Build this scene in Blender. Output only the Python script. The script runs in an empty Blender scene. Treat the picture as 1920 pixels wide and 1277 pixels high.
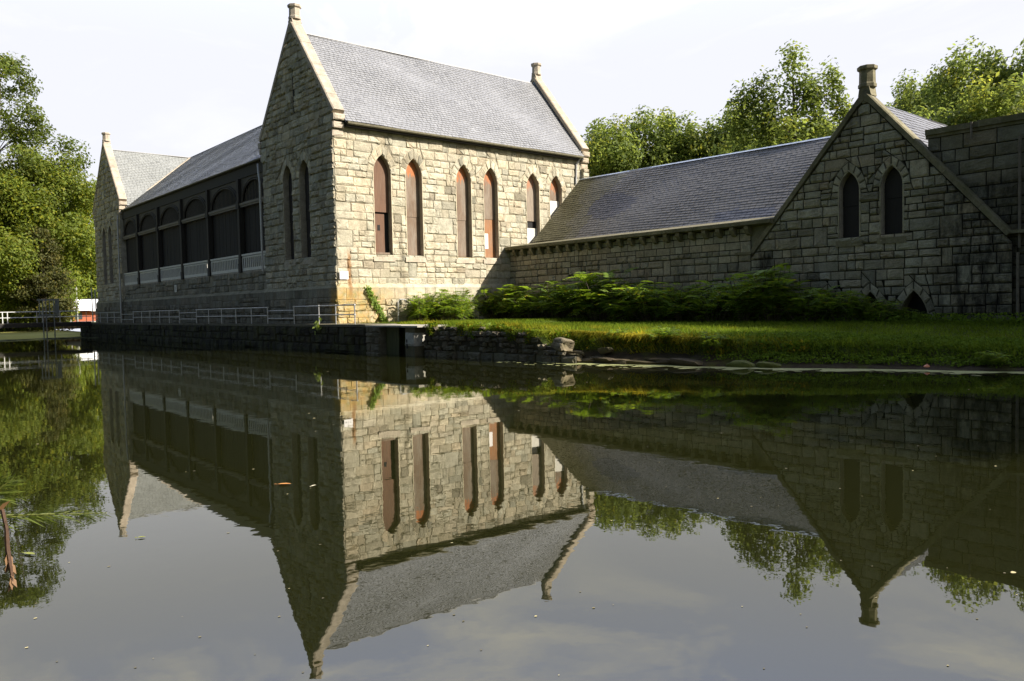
import bpy, math, random
import numpy as np
from mathutils import Vector, Matrix
from mathutils.geometry import tessellate_polygon

SC = bpy.context.scene
COL = SC.collection
rad = math.radians

# ------------------------------------------------------------------ camera
F_PX = 1503.316
YAW, PITCH, ROLL = rad(49.5631), rad(2.41612), rad(-1.24107)
CAM = Vector((0, 0, 2.4))
_F = Vector((math.cos(YAW), math.sin(YAW), 0)); _R = Vector((math.sin(YAW), -math.cos(YAW), 0)); _U = Vector((0, 0, 1))
F3 = _F*math.cos(PITCH) - _U*math.sin(PITCH); _u2 = _U*math.cos(PITCH) + _F*math.sin(PITCH)
R3 = _R*math.cos(ROLL) + _u2*math.sin(ROLL); U3 = _u2*math.cos(ROLL) - _R*math.sin(ROLL)
cd = bpy.data.cameras.new('camera'); cam = bpy.data.objects.new('camera', cd); COL.objects.link(cam)
cd.sensor_width = 36.0; cd.lens = F_PX/1920*36.0; cd.clip_start = 0.1; cd.clip_end = 3000
m = Matrix(((R3.x, U3.x, -F3.x, CAM.x), (R3.y, U3.y, -F3.y, CAM.y), (R3.z, U3.z, -F3.z, CAM.z), (0, 0, 0, 1)))
cam.matrix_world = m
SC.camera = cam

def ray(px, py): return F3 + R3*((px-960)/F_PX) - U3*((py-638.5)/F_PX)
def at_t(px, py, t): return CAM + ray(px, py)*t
def ground_at(px, t, z):                    # point seen in column px at forward depth t, at height z
    p = at_t(px, 580, t); return Vector((p.x, p.y, z))

# ------------------------------------------------------------------ main dimensions (metres)
X0, Y0, YL, YM, XF, X3 = 23.86, 44.32, 54.66, 49.55, 45.81, 37.71
YW, YW2, YWM = 91.09, 101.43, 96.26
ZT = 1.6
SUN = Vector((.84, -1.16, 1.0)).normalized()

# ------------------------------------------------------------------ object helpers
def _tag(o, label=None, cat=None, group=None, kind=None):
    if label: o['label'] = label
    if cat: o['category'] = cat
    if group: o['group'] = group
    if kind: o['kind'] = kind
    return o
def thing(name, loc, label, cat, group=None, rz=0):
    o = bpy.data.objects.new(name, None); COL.objects.link(o)
    o.location = loc; o.rotation_euler = (0, 0, rz); o.empty_display_size = .3
    return _tag(o, label, cat, group)

class MB:
    """collects polygons; build() links them as one mesh object"""
    def __init__(s): s.v = []; s.f = []; s.c = []
    def add(s, vs, fs, col=(1, 1, 1)):
        b = len(s.v); s.v.extend([tuple(p) for p in vs]); s.c.extend([col]*len(vs))
        s.f.extend([tuple(i+b for i in f) for f in fs]); return s
    def box(s, a, b, col=(1, 1, 1)):
        x0, y0, z0 = a; x1, y1, z1 = b
        return s.add([(x0,y0,z0),(x1,y0,z0),(x1,y1,z0),(x0,y1,z0),(x0,y0,z1),(x1,y0,z1),(x1,y1,z1),(x0,y1,z1)],
            [(0,3,2,1),(4,5,6,7),(0,1,5,4),(1,2,6,5),(2,3,7,6),(3,0,4,7)], col)
    def tube(s, pts, r, n=6, col=(1, 1, 1), cap=True):
        pts = [Vector(p) for p in pts]; rs = r if isinstance(r, (list, tuple)) else [r]*len(pts)
        vs = []
        for i, p in enumerate(pts):
            d = (pts[min(i+1, len(pts)-1)] - pts[max(i-1, 0)]).normalized()
            a = d.cross(Vector((0, 0, 1)) if abs(d.z) < .9 else Vector((1, 0, 0))).normalized(); b = d.cross(a)
            for k in range(n):
                t = 2*math.pi*k/n + .4
                vs.append(p + (a*math.cos(t) + b*math.sin(t))*rs[i])
        fs = []
        for i in range(len(pts)-1):
            for k in range(n):
                fs.append((i*n+k, i*n+(k+1) % n, (i+1)*n+(k+1) % n, (i+1)*n+k))
        if cap: fs.append(tuple(range(n))[::-1]); fs.append(tuple(range((len(pts)-1)*n, len(pts)*n)))
        return s.add(vs, fs, col)
    def prism(s, poly, P, d0, d1, col=(1, 1, 1)):
        """2-D polygon (u,z) through frame P(u,z,d) extruded from depth d0 to d1"""
        n = len(poly); vs = [P(u, z, d0) for u, z in poly] + [P(u, z, d1) for u, z in poly]
        fs = [tuple(range(n))[::-1], tuple(range(n, 2*n))] + [(i, (i+1) % n, n+(i+1) % n, n+i) for i in range(n)]
        return s.add(vs, fs, col)
    def build(s, name, mat, parent=None, smooth=False, base=None):
        me = bpy.data.meshes.new(name); 
        off = Vector(base) if base is not None else Vector((0, 0, 0))
        v = [(p[0]-off.x, p[1]-off.y, p[2]-off.z) for p in s.v] if base is not None else s.v
        me.from_pydata(v, [], s.f)
        at = me.attributes.new('tint', 'FLOAT_COLOR', 'POINT')
        at.data.foreach_set('color', np.array([(c[0], c[1], c[2], 1.0) for c in s.c], dtype=np.float32).ravel())
        if smooth: me.polygons.foreach_set('use_smooth', [True]*len(me.polygons))
        me.materials.append(mat); me.update()
        o = bpy.data.objects.new(name, me); COL.objects.link(o)
        if base is not None: o.location = off
        if parent is not None: attach(o, parent)
        return o
def attach(o, parent):
    o.parent = parent
    # geometry is written in world coordinates: undo the parents' offset
    w = Vector((0, 0, 0)); p = parent
    while p is not None: w += Vector(p.location); p = p.parent
    o.location = Vector(o.location) - w
def np_mesh(name, V, Q, C, mat, smooth=False):
    """fast mesh of equal polygons"""
    me = bpy.data.meshes.new(name); n, k = Q.shape
    me.vertices.add(len(V)); me.vertices.foreach_set('co', V.astype(np.float32).ravel())
    me.loops.add(n*k); me.loops.foreach_set('vertex_index', Q.astype(np.int32).ravel())
    me.polygons.add(n); me.polygons.foreach_set('loop_start', np.arange(0, n*k, k, dtype=np.int32))
    me.polygons.foreach_set('loop_total', np.full(n, k, dtype=np.int32))
    if smooth: me.polygons.foreach_set('use_smooth', np.ones(n, dtype=bool))
    at = me.attributes.new('tint', 'FLOAT_COLOR', 'POINT')
    at.data.foreach_set('color', np.concatenate([C, np.ones((len(C), 1))], 1).astype(np.float32).ravel())
    me.materials.append(mat); me.update(calc_edges=True); me.validate()
    return me
def put(name, me, parent=None, loc=(0, 0, 0)):
    o = bpy.data.objects.new(name, me); COL.objects.link(o); o.location = loc
    if parent: o.parent = parent
    return o
def copy_tree(root, loc, rz=None, scale=None, label=None, group=None):
    r = root.copy(); COL.objects.link(r); r.location = loc
    if rz is not None: r.rotation_euler = (0, 0, rz)
    if scale is not None: r.scale = scale if hasattr(scale, '__len__') else (scale,)*3
    if label: r['label'] = label
    if group: r['group'] = group
    for ch in list(root.children):
        c = ch.copy(); COL.objects.link(c); c.parent = r
        for g in list(ch.children):
            d = g.copy(); COL.objects.link(d); d.parent = c
    return r

# ------------------------------------------------------------------ materials
def nmat(name):
    mt = bpy.data.materials.new(name); mt.use_nodes = True
    nt = mt.node_tree; nt.nodes.clear()
    out = nt.nodes.new('ShaderNodeOutputMaterial')
    return mt, nt, out
class NB:
    def __init__(s, nt): s.nt = nt
    def n(s, t, **kw):
        nd = s.nt.nodes.new('ShaderNode'+t)
        for k, v in kw.items():
            if k.startswith('i_'):
                key = k[2:]; key = int(key) if key.isdigit() else key.replace('_', ' ')
                tgt = nd.inputs[key]
                if isinstance(v, bpy.types.NodeSocket): s.nt.links.new(v, tgt)
                else: tgt.default_value = v
            else: setattr(nd, k, v)
        return nd
    def pos(s): return s.n('NewGeometry').outputs['Position']
    def noise(s, vec, scale, detail=4, rough=.6, dist=0.0):
        return s.n('TexNoise', i_Vector=vec, i_Scale=scale, i_Detail=detail, i_Roughness=rough, i_Distortion=dist).outputs['Fac']
    def scale(s, vec, xyz):
        return s.n('VectorMath', operation='MULTIPLY', i_0=vec, i_1=xyz).outputs[0]
    def ramp(s, fac, stops):
        r = s.n('ValToRGB', i_Fac=fac); e = r.color_ramp.elements
        while len(e) < len(stops): e.new(.5)
        for k, (p, c) in enumerate(stops):
            e[k].position = p; e[k].color = (c, c, c, 1) if not hasattr(c, '__len__') else (*c, 1)
        return r.outputs['Color']
    def mix(s, f, a, b, bt='MIX'):
        nd = s.n('Mix', data_type='RGBA', blend_type=bt)
        for idx, v in ((0, f), (6, a), (7, b)):
            if isinstance(v, bpy.types.NodeSocket): s.nt.links.new(v, nd.inputs[idx])
            else: nd.inputs[idx].default_value = (*v, 1) if hasattr(v, '__len__') and len(v) == 3 else v
        return nd.outputs[2]
    def math(s, op, a, b=0.0, c=None):
        nd = s.n('Math', operation=op)
        for i, v in enumerate((a, b, c)):
            if v is None: continue
            if isinstance(v, bpy.types.NodeSocket): s.nt.links.new(v, nd.inputs[i])
            else: nd.inputs[i].default_value = v
        return nd.outputs[0]
    def mrange(s, v, a, b, c=0.0, d=1.0):
        nd = s.n('MapRange', i_0=v, i_1=a, i_2=b, i_3=c, i_4=d); nd.interpolation_type = 'SMOOTHSTEP'
        return nd.outputs[0]
    def tint(s): return s.n('Attribute', attribute_name='tint').outputs['Color']
    def bump(s, h, strength=.4, dist=.05):
        return s.n('Bump', i_Strength=strength, i_Distance=dist, i_Height=h).outputs['Normal']

def mat_stone(name, base, dark=.5, moss_olive=0.0, stain=False, bump=.5, blk=None, damp=False):
    mt, nt, out = nmat(name); b = NB(nt); p = b.pos()
    n1 = b.noise(p, 2.2, 6, .65); n2 = b.noise(p, 14, 5, .7); n3 = b.noise(b.scale(p, (1, 1, .22)), 1.1, 5, .6)
    c = b.mix(1.0, b.tint(), base, 'MULTIPLY')
    c = b.mix(1.0, c, b.ramp(n1, [(.25, .66), (.7, 1.18)]), 'MULTIPLY')
    c = b.mix(.75, c, b.ramp(n2, [(.3, .6), (.72, 1.25)]), 'MULTIPLY')
    c = b.mix(b.ramp(n3, [(.56, 0.), (.72, dark)]), c, b.mix(1.0, c, (.33, .31, .27), 'MULTIPLY'))
    if moss_olive:  # mossy patches; on the main walls they carry the shade's olive hue
        nm = b.noise(p, 1.3, 5, .65)
        c = b.mix(b.ramp(nm, [(.45, 0.), (.65, moss_olive)]), c, (.07, .075, .02))
    sep = b.n('SeparateXYZ', i_0=p)
    if damp:       # rising damp and soil splash along the foot
        kd = b.math('MULTIPLY', b.mrange(b.math('ADD', sep.outputs[2], b.math('MULTIPLY', n1, 1.1)), 3.1, 1.9), .7)
        c = b.mix(kd, c, b.mix(1.0, c, (.36, .36, .28), 'MULTIPLY'))
    if stain:      # iron and lichen stain on the plinth near the corner, and the rust run above it
        mx = b.mrange(sep.outputs[0], 29.5, 25.2); mz = b.mrange(sep.outputs[2], 4.6, 3.3)
        my = b.mrange(sep.outputs[1], 45.2, 44.6)
        k = b.math('MULTIPLY', b.math('MULTIPLY', mx, mz), my)
        k = b.math('MULTIPLY', k, b.ramp(b.noise(p, 1.7, 5, .7), [(.3, .25), (.55, 1.)]))
        c = b.mix(b.math('MULTIPLY', k, .72), c, b.mix(b.ramp(b.noise(p, 3.1, 3, .6), [(.40, 0.), (.65, 1.)]), (.46, .27, .05), (.20, .17, .025)))
        r1 = b.mrange(b.math('ABSOLUTE', b.math('SUBTRACT', b.math('ADD', sep.outputs[0], b.math('MULTIPLY', b.noise(b.scale(p, (0, 0, 1)), 2.5, 3), .25)), 24.78)), .22, .04)
        r2 = b.math('MULTIPLY', b.mrange(sep.outputs[2], 6.3, 5.6), b.mrange(sep.outputs[2], 2.5, 4.2))
        r3 = b.math('MULTIPLY', b.math('MULTIPLY', r1, r2), my)
        c = b.mix(b.math('MULTIPLY', r3, .8), c, (.22, .10, .025))
    if blk:        # black staining below the gable's right foot, widened to darken that half
        for (yc, w, za, zb) in blk:
            k = b.mrange(b.math('ABSOLUTE', b.math('SUBTRACT', sep.outputs[1], yc)), w, w*.2)
            k = b.math('MULTIPLY', k, b.math('MULTIPLY', b.mrange(sep.outputs[2], za, za+.8), b.mrange(sep.outputs[2], zb, zb-.5)))
            k = b.math('MULTIPLY', k, b.ramp(b.noise(b.scale(p, (1, 1, .35)), 2.4, 5, .7), [(.35, .1), (.6, 1.)]))
            c = b.mix(b.math('MULTIPLY', k, .85), c, (.012, .012, .011))
    pr = b.n('BsdfPrincipled', i_Roughness=.9)
    pr.inputs['Specular IOR Level'].default_value = .25
    nt.links.new(c, pr.inputs['Base Color'])
    h = b.math('ADD', b.math('MULTIPLY', b.noise(p, 9, 8, .72), 1.0), b.math('MULTIPLY', b.noise(p, 40, 4, .7), .35))
    nt.links.new(b.bump(h, bump, .06), pr.inputs['Normal'])
    nt.links.new(pr.outputs[0], out.inputs[0]); return mt

def mat_slate(name, base, rough=.5):
    mt, nt, out = nmat(name); b = NB(nt); p = b.pos()
    c = b.mix(1.0, b.tint(), base, 'MULTIPLY')
    c = b.mix(.8, c, b.ramp(b.noise(p, .7, 6, .65), [(.3, .86), (.7, 1.1)]), 'MULTIPLY')
    c = b.mix(.7, c, b.ramp(b.noise(p, 11, 4, .7), [(.3, .85), (.7, 1.12)]), 'MULTIPLY')
    pr = b.n('BsdfPrincipled', i_Roughness=rough); nt.links.new(c, pr.inputs['Base Color'])
    nt.links.new(b.bump(b.noise(p, 25, 4), .3, .02), pr.inputs['Normal'])
    nt.links.new(pr.outputs[0], out.inputs[0]); return mt

def mat_plain(name, col, rough=.6, metal=0.0, var=.25, sc=3.0, grain=None, bump=.15, tint=False):
    mt, nt, out = nmat(name); b = NB(nt); p = b.pos()
    v = b.scale(p, grain) if grain else p
    n = b.noise(v, sc, 6, .65)
    base = b.mix(1.0, b.tint(), col, 'MULTIPLY') if tint else None
    r = b.ramp(n, [(.25, 1-var), (.75, 1+var)])
    c = b.mix(1.0, r, base if tint else col, 'MULTIPLY')
    pr = b.n('BsdfPrincipled', i_Roughness=rough, i_Metallic=metal); nt.links.new(c, pr.inputs['Base Color'])
    nt.links.new(b.bump(n, bump, .02), pr.inputs['Normal'])
    nt.links.new(pr.outputs[0], out.inputs[0]); return mt

def mat_board(name, base, orange=0.0, grey=.5):
    """weathered plywood: vertical grain, greyed patches, raw orange wood where the skin has peeled (mostly at the head)"""
    mt, nt, out = nmat(name); b = NB(nt); p = b.pos(); sep = b.n('SeparateXYZ', i_0=p)
    g = b.noise(b.scale(p, (1, 1, .06)), 22, 5, .7); q = b.noise(b.scale(p, (1, 1, .3)), 2.0, 5, .7)
    c = b.mix(1.0, base, b.ramp(g, [(.25, .6), (.75, 1.3)]), 'MULTIPLY')
    c = b.mix(b.ramp(q, [(.42, 0.), (.62, grey)]), c, b.mix(1.0, (.25, .21, .165), b.ramp(g, [(.3, .65), (.7, 1.2)]), 'MULTIPLY'))
    if orange:
        o = b.math('ADD', b.mrange(sep.outputs[2], 10.3, 11.7), b.math('MULTIPLY', b.math('SUBTRACT', b.noise(b.scale(p, (1, 1, .22)), 5, 6, .78), .56), 3.6))
        c = b.mix(b.math('MULTIPLY', b.mrange(o, .35, .8), orange), c, b.mix(b.noise(p, 9, 3), (.40, .075, .012), (.50, .21, .06)))
    pr = b.n('BsdfPrincipled', i_Roughness=.8); nt.links.new(c, pr.inputs['Base Color'])
    nt.links.new(b.bump(g, .3, .02), pr.inputs['Normal'])
    nt.links.new(pr.outputs[0], out.inputs[0]); return mt

def mat_leaf(name, col, trans=.35, tcol=None, rough=.6, spec=.2):
    mt, nt, out = nmat(name); b = NB(nt)
    c = b.mix(1.0, b.tint(), col, 'MULTIPLY')
    c2 = b.mix(1.0, b.tint(), tcol or (col[0]*1.5, col[1]*1.5, col[2]*.6), 'MULTIPLY')
    pr = b.n('BsdfPrincipled', i_Roughness=rough); pr.inputs['Specular IOR Level'].default_value = spec
    nt.links.new(c, pr.inputs['Base Color'])
    tr = b.n('BsdfTranslucent'); nt.links.new(c2, tr.inputs[0])
    mx = b.n('MixShader', i_Fac=trans); nt.links.new(pr.outputs[0], mx.inputs[1]); nt.links.new(tr.outputs[0], mx.inputs[2])
    nt.links.new(mx.outputs[0], out.inputs[0]); return mt

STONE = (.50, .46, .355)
M_stone = mat_stone('stone_pitched', STONE, .6, moss_olive=.16, stain=True)
M_stone_sh = mat_stone('stone_annex', (.36, .335, .25), .6, moss_olive=.15, damp=True, blk=[(13.2, 2.9, 1.0, 7.6), (23.6, 1.1, 1.0, 5.2), (43.2, .9, .8, 3.6)])  # annex copy of the stone, darker and olive to hold its shade
M_stone_wet = mat_stone('stone_wet_mossy', (.105, .10, .07), .7, moss_olive=.6)
M_rubble = mat_stone('rubble_stone', (.17, .15, .11), .6, moss_olive=.35)
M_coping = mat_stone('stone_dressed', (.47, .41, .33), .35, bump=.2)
M_coping_sh = mat_stone('stone_dressed_mossy', (.22, .20, .13), .6, moss_olive=.5, bump=.25)
M_slate = mat_slate('slate_grey', (.245, .25, .26))
M_slate_an = mat_slate('slate_blue_grey', (.172, .164, .148), .65)
M_dark = mat_plain('dark_interior', (.012, .012, .012), .9)
M_timber = mat_plain('shade_darkened_timber', (.008, .0075, .006), .75, grain=(1, 1, .1), sc=8, var=.4)  # dark timber with the eaves' shade put into its near-black colour
M_frame = mat_plain('brown_timber_frame', (.013, .011, .008), .75, grain=(1, 1, .2), sc=6, var=.4)  # brown timber, blackened so the gallery posts hold the eaves' shade
M_grille = mat_plain('worn_brown_grille', (.045, .038, .028), .75, var=.4, sc=6)
M_bars = mat_plain('worn_bars', (.15, .13, .10), .75, var=.3, sc=6)
M_white = mat_plain('white_paint', (.64, .62, .56), .6, var=.15)
M_sign = mat_plain('sign_white', (.80, .78, .80), .5, var=.04)
M_ink = mat_plain('sign_ink', (.25, .25, .27), .7)
M_galv = mat_plain('galvanised_pipe', (.42, .42, .42), .45, .5, var=.3, sc=9)
M_pipe_d = mat_plain('rusty_dull_pipe', (.13, .115, .09), .7, .2, var=.4, sc=6)
M_lead = mat_plain('lead_flashing', (.30, .32, .36), .5, .2, var=.2)
M_gutter = mat_plain('mossy_gutter', (.10, .09, .05), .8, var=.5, sc=6)
M_bark = mat_plain('bark', (.10, .08, .06), .9, grain=(1, 1, .25), sc=7, var=.5, bump=.6)
M_brick = mat_plain('red_brick', (.36, .10, .05), .85, var=.35, sc=12)
M_conc = mat_plain('weathered_concrete', (.34, .32, .27), .85, var=.35, sc=4)
M_mossbd = mat_plain('mossy_timber_gate', (.05, .055, .018), .9, grain=(1, 1, .15), sc=7, var=.5)
M_limew = mat_plain('flaking_whitewash', (.36, .35, .31), .85, var=.4, sc=5)
M_brd_brown = mat_board('board_brown', (.135, .068, .038), 0, .12)
M_brd_weath = mat_board('board_weathered', (.17, .115, .075), .8, .7)
M_brd_grey = mat_board('board_grey', (.26, .21, .16), .5, .9)
M_brd_dark = mat_board('board_black', (.020, .017, .015), 0, 0)
# ================================================================== masonry
def clip(poly, a, b, c):
    """keep a*u+b*z<=c"""
    out = []; n = len(poly)
    for i in range(n):
        p, q = poly[i], poly[(i+1) % n]
        dp = a*p[0]+b*p[1]-c; dq = a*q[0]+b*q[1]-c
        if dp <= 1e-9: out.append(p)
        if (dp < -1e-9 and dq > 1e-9) or (dp > 1e-9 and dq < -1e-9):
            t = dp/(dp-dq); out.append((p[0]+(q[0]-p[0])*t, p[1]+(q[1]-p[1])*t))
    return out
def area(poly):
    return .5*sum(poly[i][0]*poly[(i+1) % len(poly)][1]-poly[(i+1) % len(poly)][0]*poly[i][1] for i in range(len(poly)))
def subtract(poly, conv):
    bu = [p[0] for p in conv]; bz = [p[1] for p in conv]; pu = [p[0] for p in poly]; pz = [p[1] for p in poly]
    if max(pu) <= min(bu) or min(pu) >= max(bu) or max(pz) <= min(bz) or min(pz) >= max(bz): return [poly]
    res = []; rem = poly; n = len(conv)
    order = list(range(n))
    for i in order:
        p, q = conv[i], conv[(i+1) % n]
        nx, nz = q[1]-p[1], -(q[0]-p[0]); L = math.hypot(nx, nz)
        if L < 1e-9: continue
        nx /= L; nz /= L; c = nx*p[0]+nz*p[1]
        o = clip(rem, -nx, -nz, -c)
        if len(o) > 2 and area(o) > .03: res.append(o)
        rem = clip(rem, nx, nz, c)
        if len(rem) < 3: return res
    return res
def offset(poly, d):
    n = len(poly); out = []
    for i in range(n):
        a, p, q = poly[i-1], poly[i], poly[(i+1) % n]
        e1 = (p[0]-a[0], p[1]-a[1]); e2 = (q[0]-p[0], q[1]-p[1])
        l1 = math.hypot(*e1) or 1e-9; l2 = math.hypot(*e2) or 1e-9
        n1 = (-e1[1]/l1, e1[0]/l1); n2 = (-e2[1]/l2, e2[0]/l2)
        k = 1+n1[0]*n2[0]+n1[1]*n2[1]; k = max(k, .35)
        out.append((p[0]+(n1[0]+n2[0])/k*d, p[1]+(n1[1]+n2[1])/k*d))
    return out
mb_joint = None
def stone(mb, poly, P, rng, tint, amp=.07, seg=.22, smooth_face=False):
    pts = []
    n = len(poly)
    for i in range(n):                       # drop tiny edges
        if math.hypot(poly[i][0]-poly[i-1][0], poly[i][1]-poly[i-1][1]) > .02: pts.append(poly[i])
    if len(pts) < 3: return
    poly = pts; n = len(poly)
    cu = sum(p[0] for p in poly)/n; cz = sum(p[1] for p in poly)/n
    inr = 1e9
    for i in range(n):
        p, q = poly[i], poly[(i+1) % n]; L = math.hypot(q[0]-p[0], q[1]-p[1])
        inr = min(inr, abs((q[1]-p[1])*(cu-p[0])-(q[0]-p[0])*(cz-p[1]))/L)
    if inr < .05: return
    fine = []
    for i in range(n):
        p, q = poly[i], poly[(i+1) % n]; L = math.hypot(q[0]-p[0], q[1]-p[1]); k = max(1, int(round(L/seg)))
        for j in range(k): fine.append((p[0]+(q[0]-p[0])*j/k, p[1]+(q[1]-p[1])*j/k))
    k = len(fine)
    base = amp*rng.uniform(.55, 1.25)
    if smooth_face: base = amp*.35
    tu = rng.uniform(-.06, .06)*(0 if smooth_face else 1); tz = rng.uniform(-.10, .03)*(0 if smooth_face else 1)
    g = .009 if mb_joint is None else mb_joint
    specs = [(g, -.03, 0), (g+.003, base*.5, base*.22), (g+min(.06, inr*.25), base*.85, base*.35), (inr*.55, base, base*.3), (inr*.86, base*1.0, base*.2)]
    if smooth_face: specs = [(g, -.03, 0), (g, base*.6, .002), (g+.02, base, .003)]
    vs = []; zlo = min(p[1] for p in poly)+.03
    rough = rng.random() < .75
    for si, (d, h, j) in enumerate(specs):
        for (u, z), (fu, fz) in zip(offset(fine, d), fine):
            hh = h + rng.uniform(-j, j)
            if fz < zlo and not smooth_face and rough:      # pitched: broken lower arris overhanging the joint
                if si == 1: hh = base*rng.uniform(0, .15)
                if si == 2: hh = base*rng.uniform(.75, 1.45); z += rng.uniform(-.01, .07)
            if h > .02 and not smooth_face: hh = max(.005, hh + tu*(u-cu) + tz*(z-cz))
            jj = j*.5 if d > g*2 else 0
            vs.append(P(u+rng.uniform(-jj, jj), z+rng.uniform(-jj, jj), hh))
    r = len(specs); vs.append(P(cu, cz, base*1.05))
    fs = []
    for a in range(r-1):
        for i in range(k):
            i2 = (i+1) % k; fs.append((a*k+i, a*k+i2, (a+1)*k+i2, (a+1)*k+i))
    for i in range(k): fs.append(((r-1)*k+i, (r-1)*k+(i+1) % k, r*k))
    mb.add(vs, fs, tint)
def rnd_tint(rng, spread=.2):
    g = rng.uniform(1-spread, 1+spread*.8)
    if rng.random() < .10: g *= rng.uniform(.6, .85)
    w = rng.uniform(-.035, .045); pk = .05 if rng.random() < .12 else 0
    return (g*(1+w+pk), g, g*(1-w-pk*.5))
def cells(u0, u1, z0, z1, rng, s=1.0):
    out = []
    def row(a, b, za, zb):
        h = zb-za; u = a
        while u < b-1e-6:
            w = rng.uniform(.95, 2.4)*max(h, .3*s) if rng.random() < .8 else rng.uniform(.7, 1.1)*h
            w = max(w, .32*s)
            if b-(u+w) < .34*s: w = b-u
            out.append([(u, za), (u+w, za), (u+w, zb), (u, zb)]); u += w
    z = z0
    while z < z1-1e-6:
        H = rng.choice([.36, .42, .46, .62, .72, .80, .86])*s
        if z1-(z+H) < .3*s: H = z1-z
        if H < .58*s: row(u0, u1, z, z+H)
        else:
            u = u0
            while u < u1-1e-6:
                if rng.random() < .22:
                    w = rng.uniform(.55, 1.1)*H
                    if u1-(u+w) < .4*s: w = u1-u
                    out.append([(u, z), (u+w, z), (u+w, z+H), (u, z+H)])
                else:
                    w = rng.uniform(1.0, 3.0)*s
                    if u1-(u+w) < .5*s: w = u1-u
                    k = rng.uniform(.38, .62); 
                    if H > .78*s and rng.random() < .25:
                        row(u, u+w, z, z+H*.34); row(u, u+w, z+H*.34, z+H*.67); row(u, u+w, z+H*.67, z+H)
                    else: row(u, u+w, z, z+H*k); row(u, u+w, z+H*k, z+H)
                u += w
        z += H
    return out
def arc_pts(uc, a, zs, h, n=6):
    """pointed arch, right springing -> apex -> left springing"""
    r = (a*a+h*h)/(2*a); th = math.asin(min(1, h/r)); R = []
    for i in range(n+1):
        t = th*i/n; R.append((uc+(a-r)+r*math.cos(t), zs+r*math.sin(t)))
    L = [(2*uc-p[0], p[1]) for p in R[::-1]][1:]
    return R, L
class Arch:
    def __init__(s, uc, a, z0, zs, h, ring=.46, rise=.66):
        s.uc, s.a, s.z0, s.zs, s.h, s.ring = uc, a, z0, zs, h, ring
        R, L = arc_pts(uc, a, zs, h); s.R, s.L = R, L
        s.hole = [(uc-a, z0), (uc+a, z0)] + R + L            # ccw
        OR, OL = arc_pts(uc, a+ring, zs, h+rise, 2); s.OR = OR
        s.sub = [[(uc-a, z0), (uc+a, z0), (uc+a, zs+.01), (uc-a, zs+.01)]] + [OR + OL] if zs > z0+.05 else [OR+OL]
        s.rise = rise
    def voussoirs(s, mb, P, rng, n=4, amp=.05, tm=1.0, jt=1.22):
        r1 = (s.a**2+s.h**2)/(2*s.a); t1 = math.asin(min(1, s.h/r1)); a2 = s.a+s.ring; h2 = s.h+s.rise
        r2 = (a2**2+h2**2)/(2*a2); t2 = math.asin(min(1, h2/r2))
        hole2 = s.hole; m_ = len(hole2)
        big = [(s.uc-s.a-.055, s.z0), (s.uc+s.a+.055, s.z0)]+[p for h_ in arc_pts(s.uc, s.a+.055, s.zs, s.h+.08) for p in h_]
        lt = 1.22*tm
        mb.add([P(u, z, .062) for u, z in hole2]+[P(u, z, .062) for u, z in big]+[P(u, z, -.02) for u, z in big], [(i, (i+1) % m_, m_+(i+1) % m_, m_+i) for i in range(1, m_)]+[(m_+i, m_+(i+1) % m_, 2*m_+(i+1) % m_, 2*m_+i) for i in range(1, m_)], (lt, lt*.98, lt*.93))
        for sg in (1, -1):
            bk = [(s.uc+sg*(s.a-r1+r1*math.cos(t1*f)), s.zs+r1*math.sin(t1*f)) for f in (0, .2, .4, .6, .8, 1)]
            bo = [(s.uc+sg*(a2-r2+r2*math.cos(t2*f)), s.zs+r2*math.sin(t2*f)) for f in (0, .2, .4, .6, .8, 1)]
            mb.add([P(u, z, .058) for u, z in bk+bo], [(i, i+1, 7+i, 6+i) for i in range(5)], (jt*tm, jt*tm*.98, jt*tm*.93))
            for i in range(n):
                q = []
                for (k, which) in ((i, 0), (i, 1), (i+1, 1), (i+1, 0)):
                    f = k/n
                    if which == 0: p = (s.a-r1+r1*math.cos(t1*f), s.zs+r1*math.sin(t1*f))
                    else: p = (a2-r2+r2*math.cos(t2*f), s.zs+r2*math.sin(t2*f))
                    q.append((s.uc+sg*p[0], p[1]))
                if area(q) < 0: q = q[::-1]
                t = rnd_tint(rng, .26); q = offset(q, .012); stone(mb, q, lambda u, z, d: P(u, z, d+.06), rng, tuple(c*tm*1.06 for c in t), amp*.75, .2)
def wall(mb, P, outline, planes, openings, rect, seed, s=1.0, amp=.07, tm=1.0, mortar=.80, seg=.22, smooth_rows=None, spread=.2, extra=()):
    """ashlar wall in frame P: mortar backing with holes + individually cut stones"""
    rng = random.Random(seed)
    loops = [[Vector((u, z, 0)) for u, z in outline]] + [[Vector((u, z, 0)) for u, z in o.hole] for o in openings]
    flat = [p for l in loops for p in l]
    tris = tessellate_polygon(loops)
    mb.add([P(p.x, p.y, -.012) for p in flat], [tuple(t) for t in tris], (mortar*tm, mortar*tm*.97, mortar*tm*.9))
    subs = [q for o in openings for q in o.sub] + list(extra)
    for c in cells(*rect, rng, s):
        polys = [c]
        for pl in planes:
            polys = [q for q in (clip(x, *pl) for x in polys) if len(q) > 2]
        for sb in subs:
            polys = [r for q in polys for r in subtract(q, sb)]
        for q in polys:
            t = rnd_tint(rng, spread); t = tuple(v*tm for v in t)
            sm = smooth_rows and smooth_rows(c)
            stone(mb, q, P, rng, t, amp, seg, smooth_face=bool(sm) or rng.random() < .07)
    for o in openings: o.voussoirs(mb, P, rng, tm=tm, jt=1.22 if mortar > .2 else .3)
def frame(O, U, N):
    O, U, N = Vector(O), Vector(U), Vector(N)
    return lambda u, z, d: (O.x+U.x*u+N.x*d, O.y+U.y*u+N.y*d, O.z+z)

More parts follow.
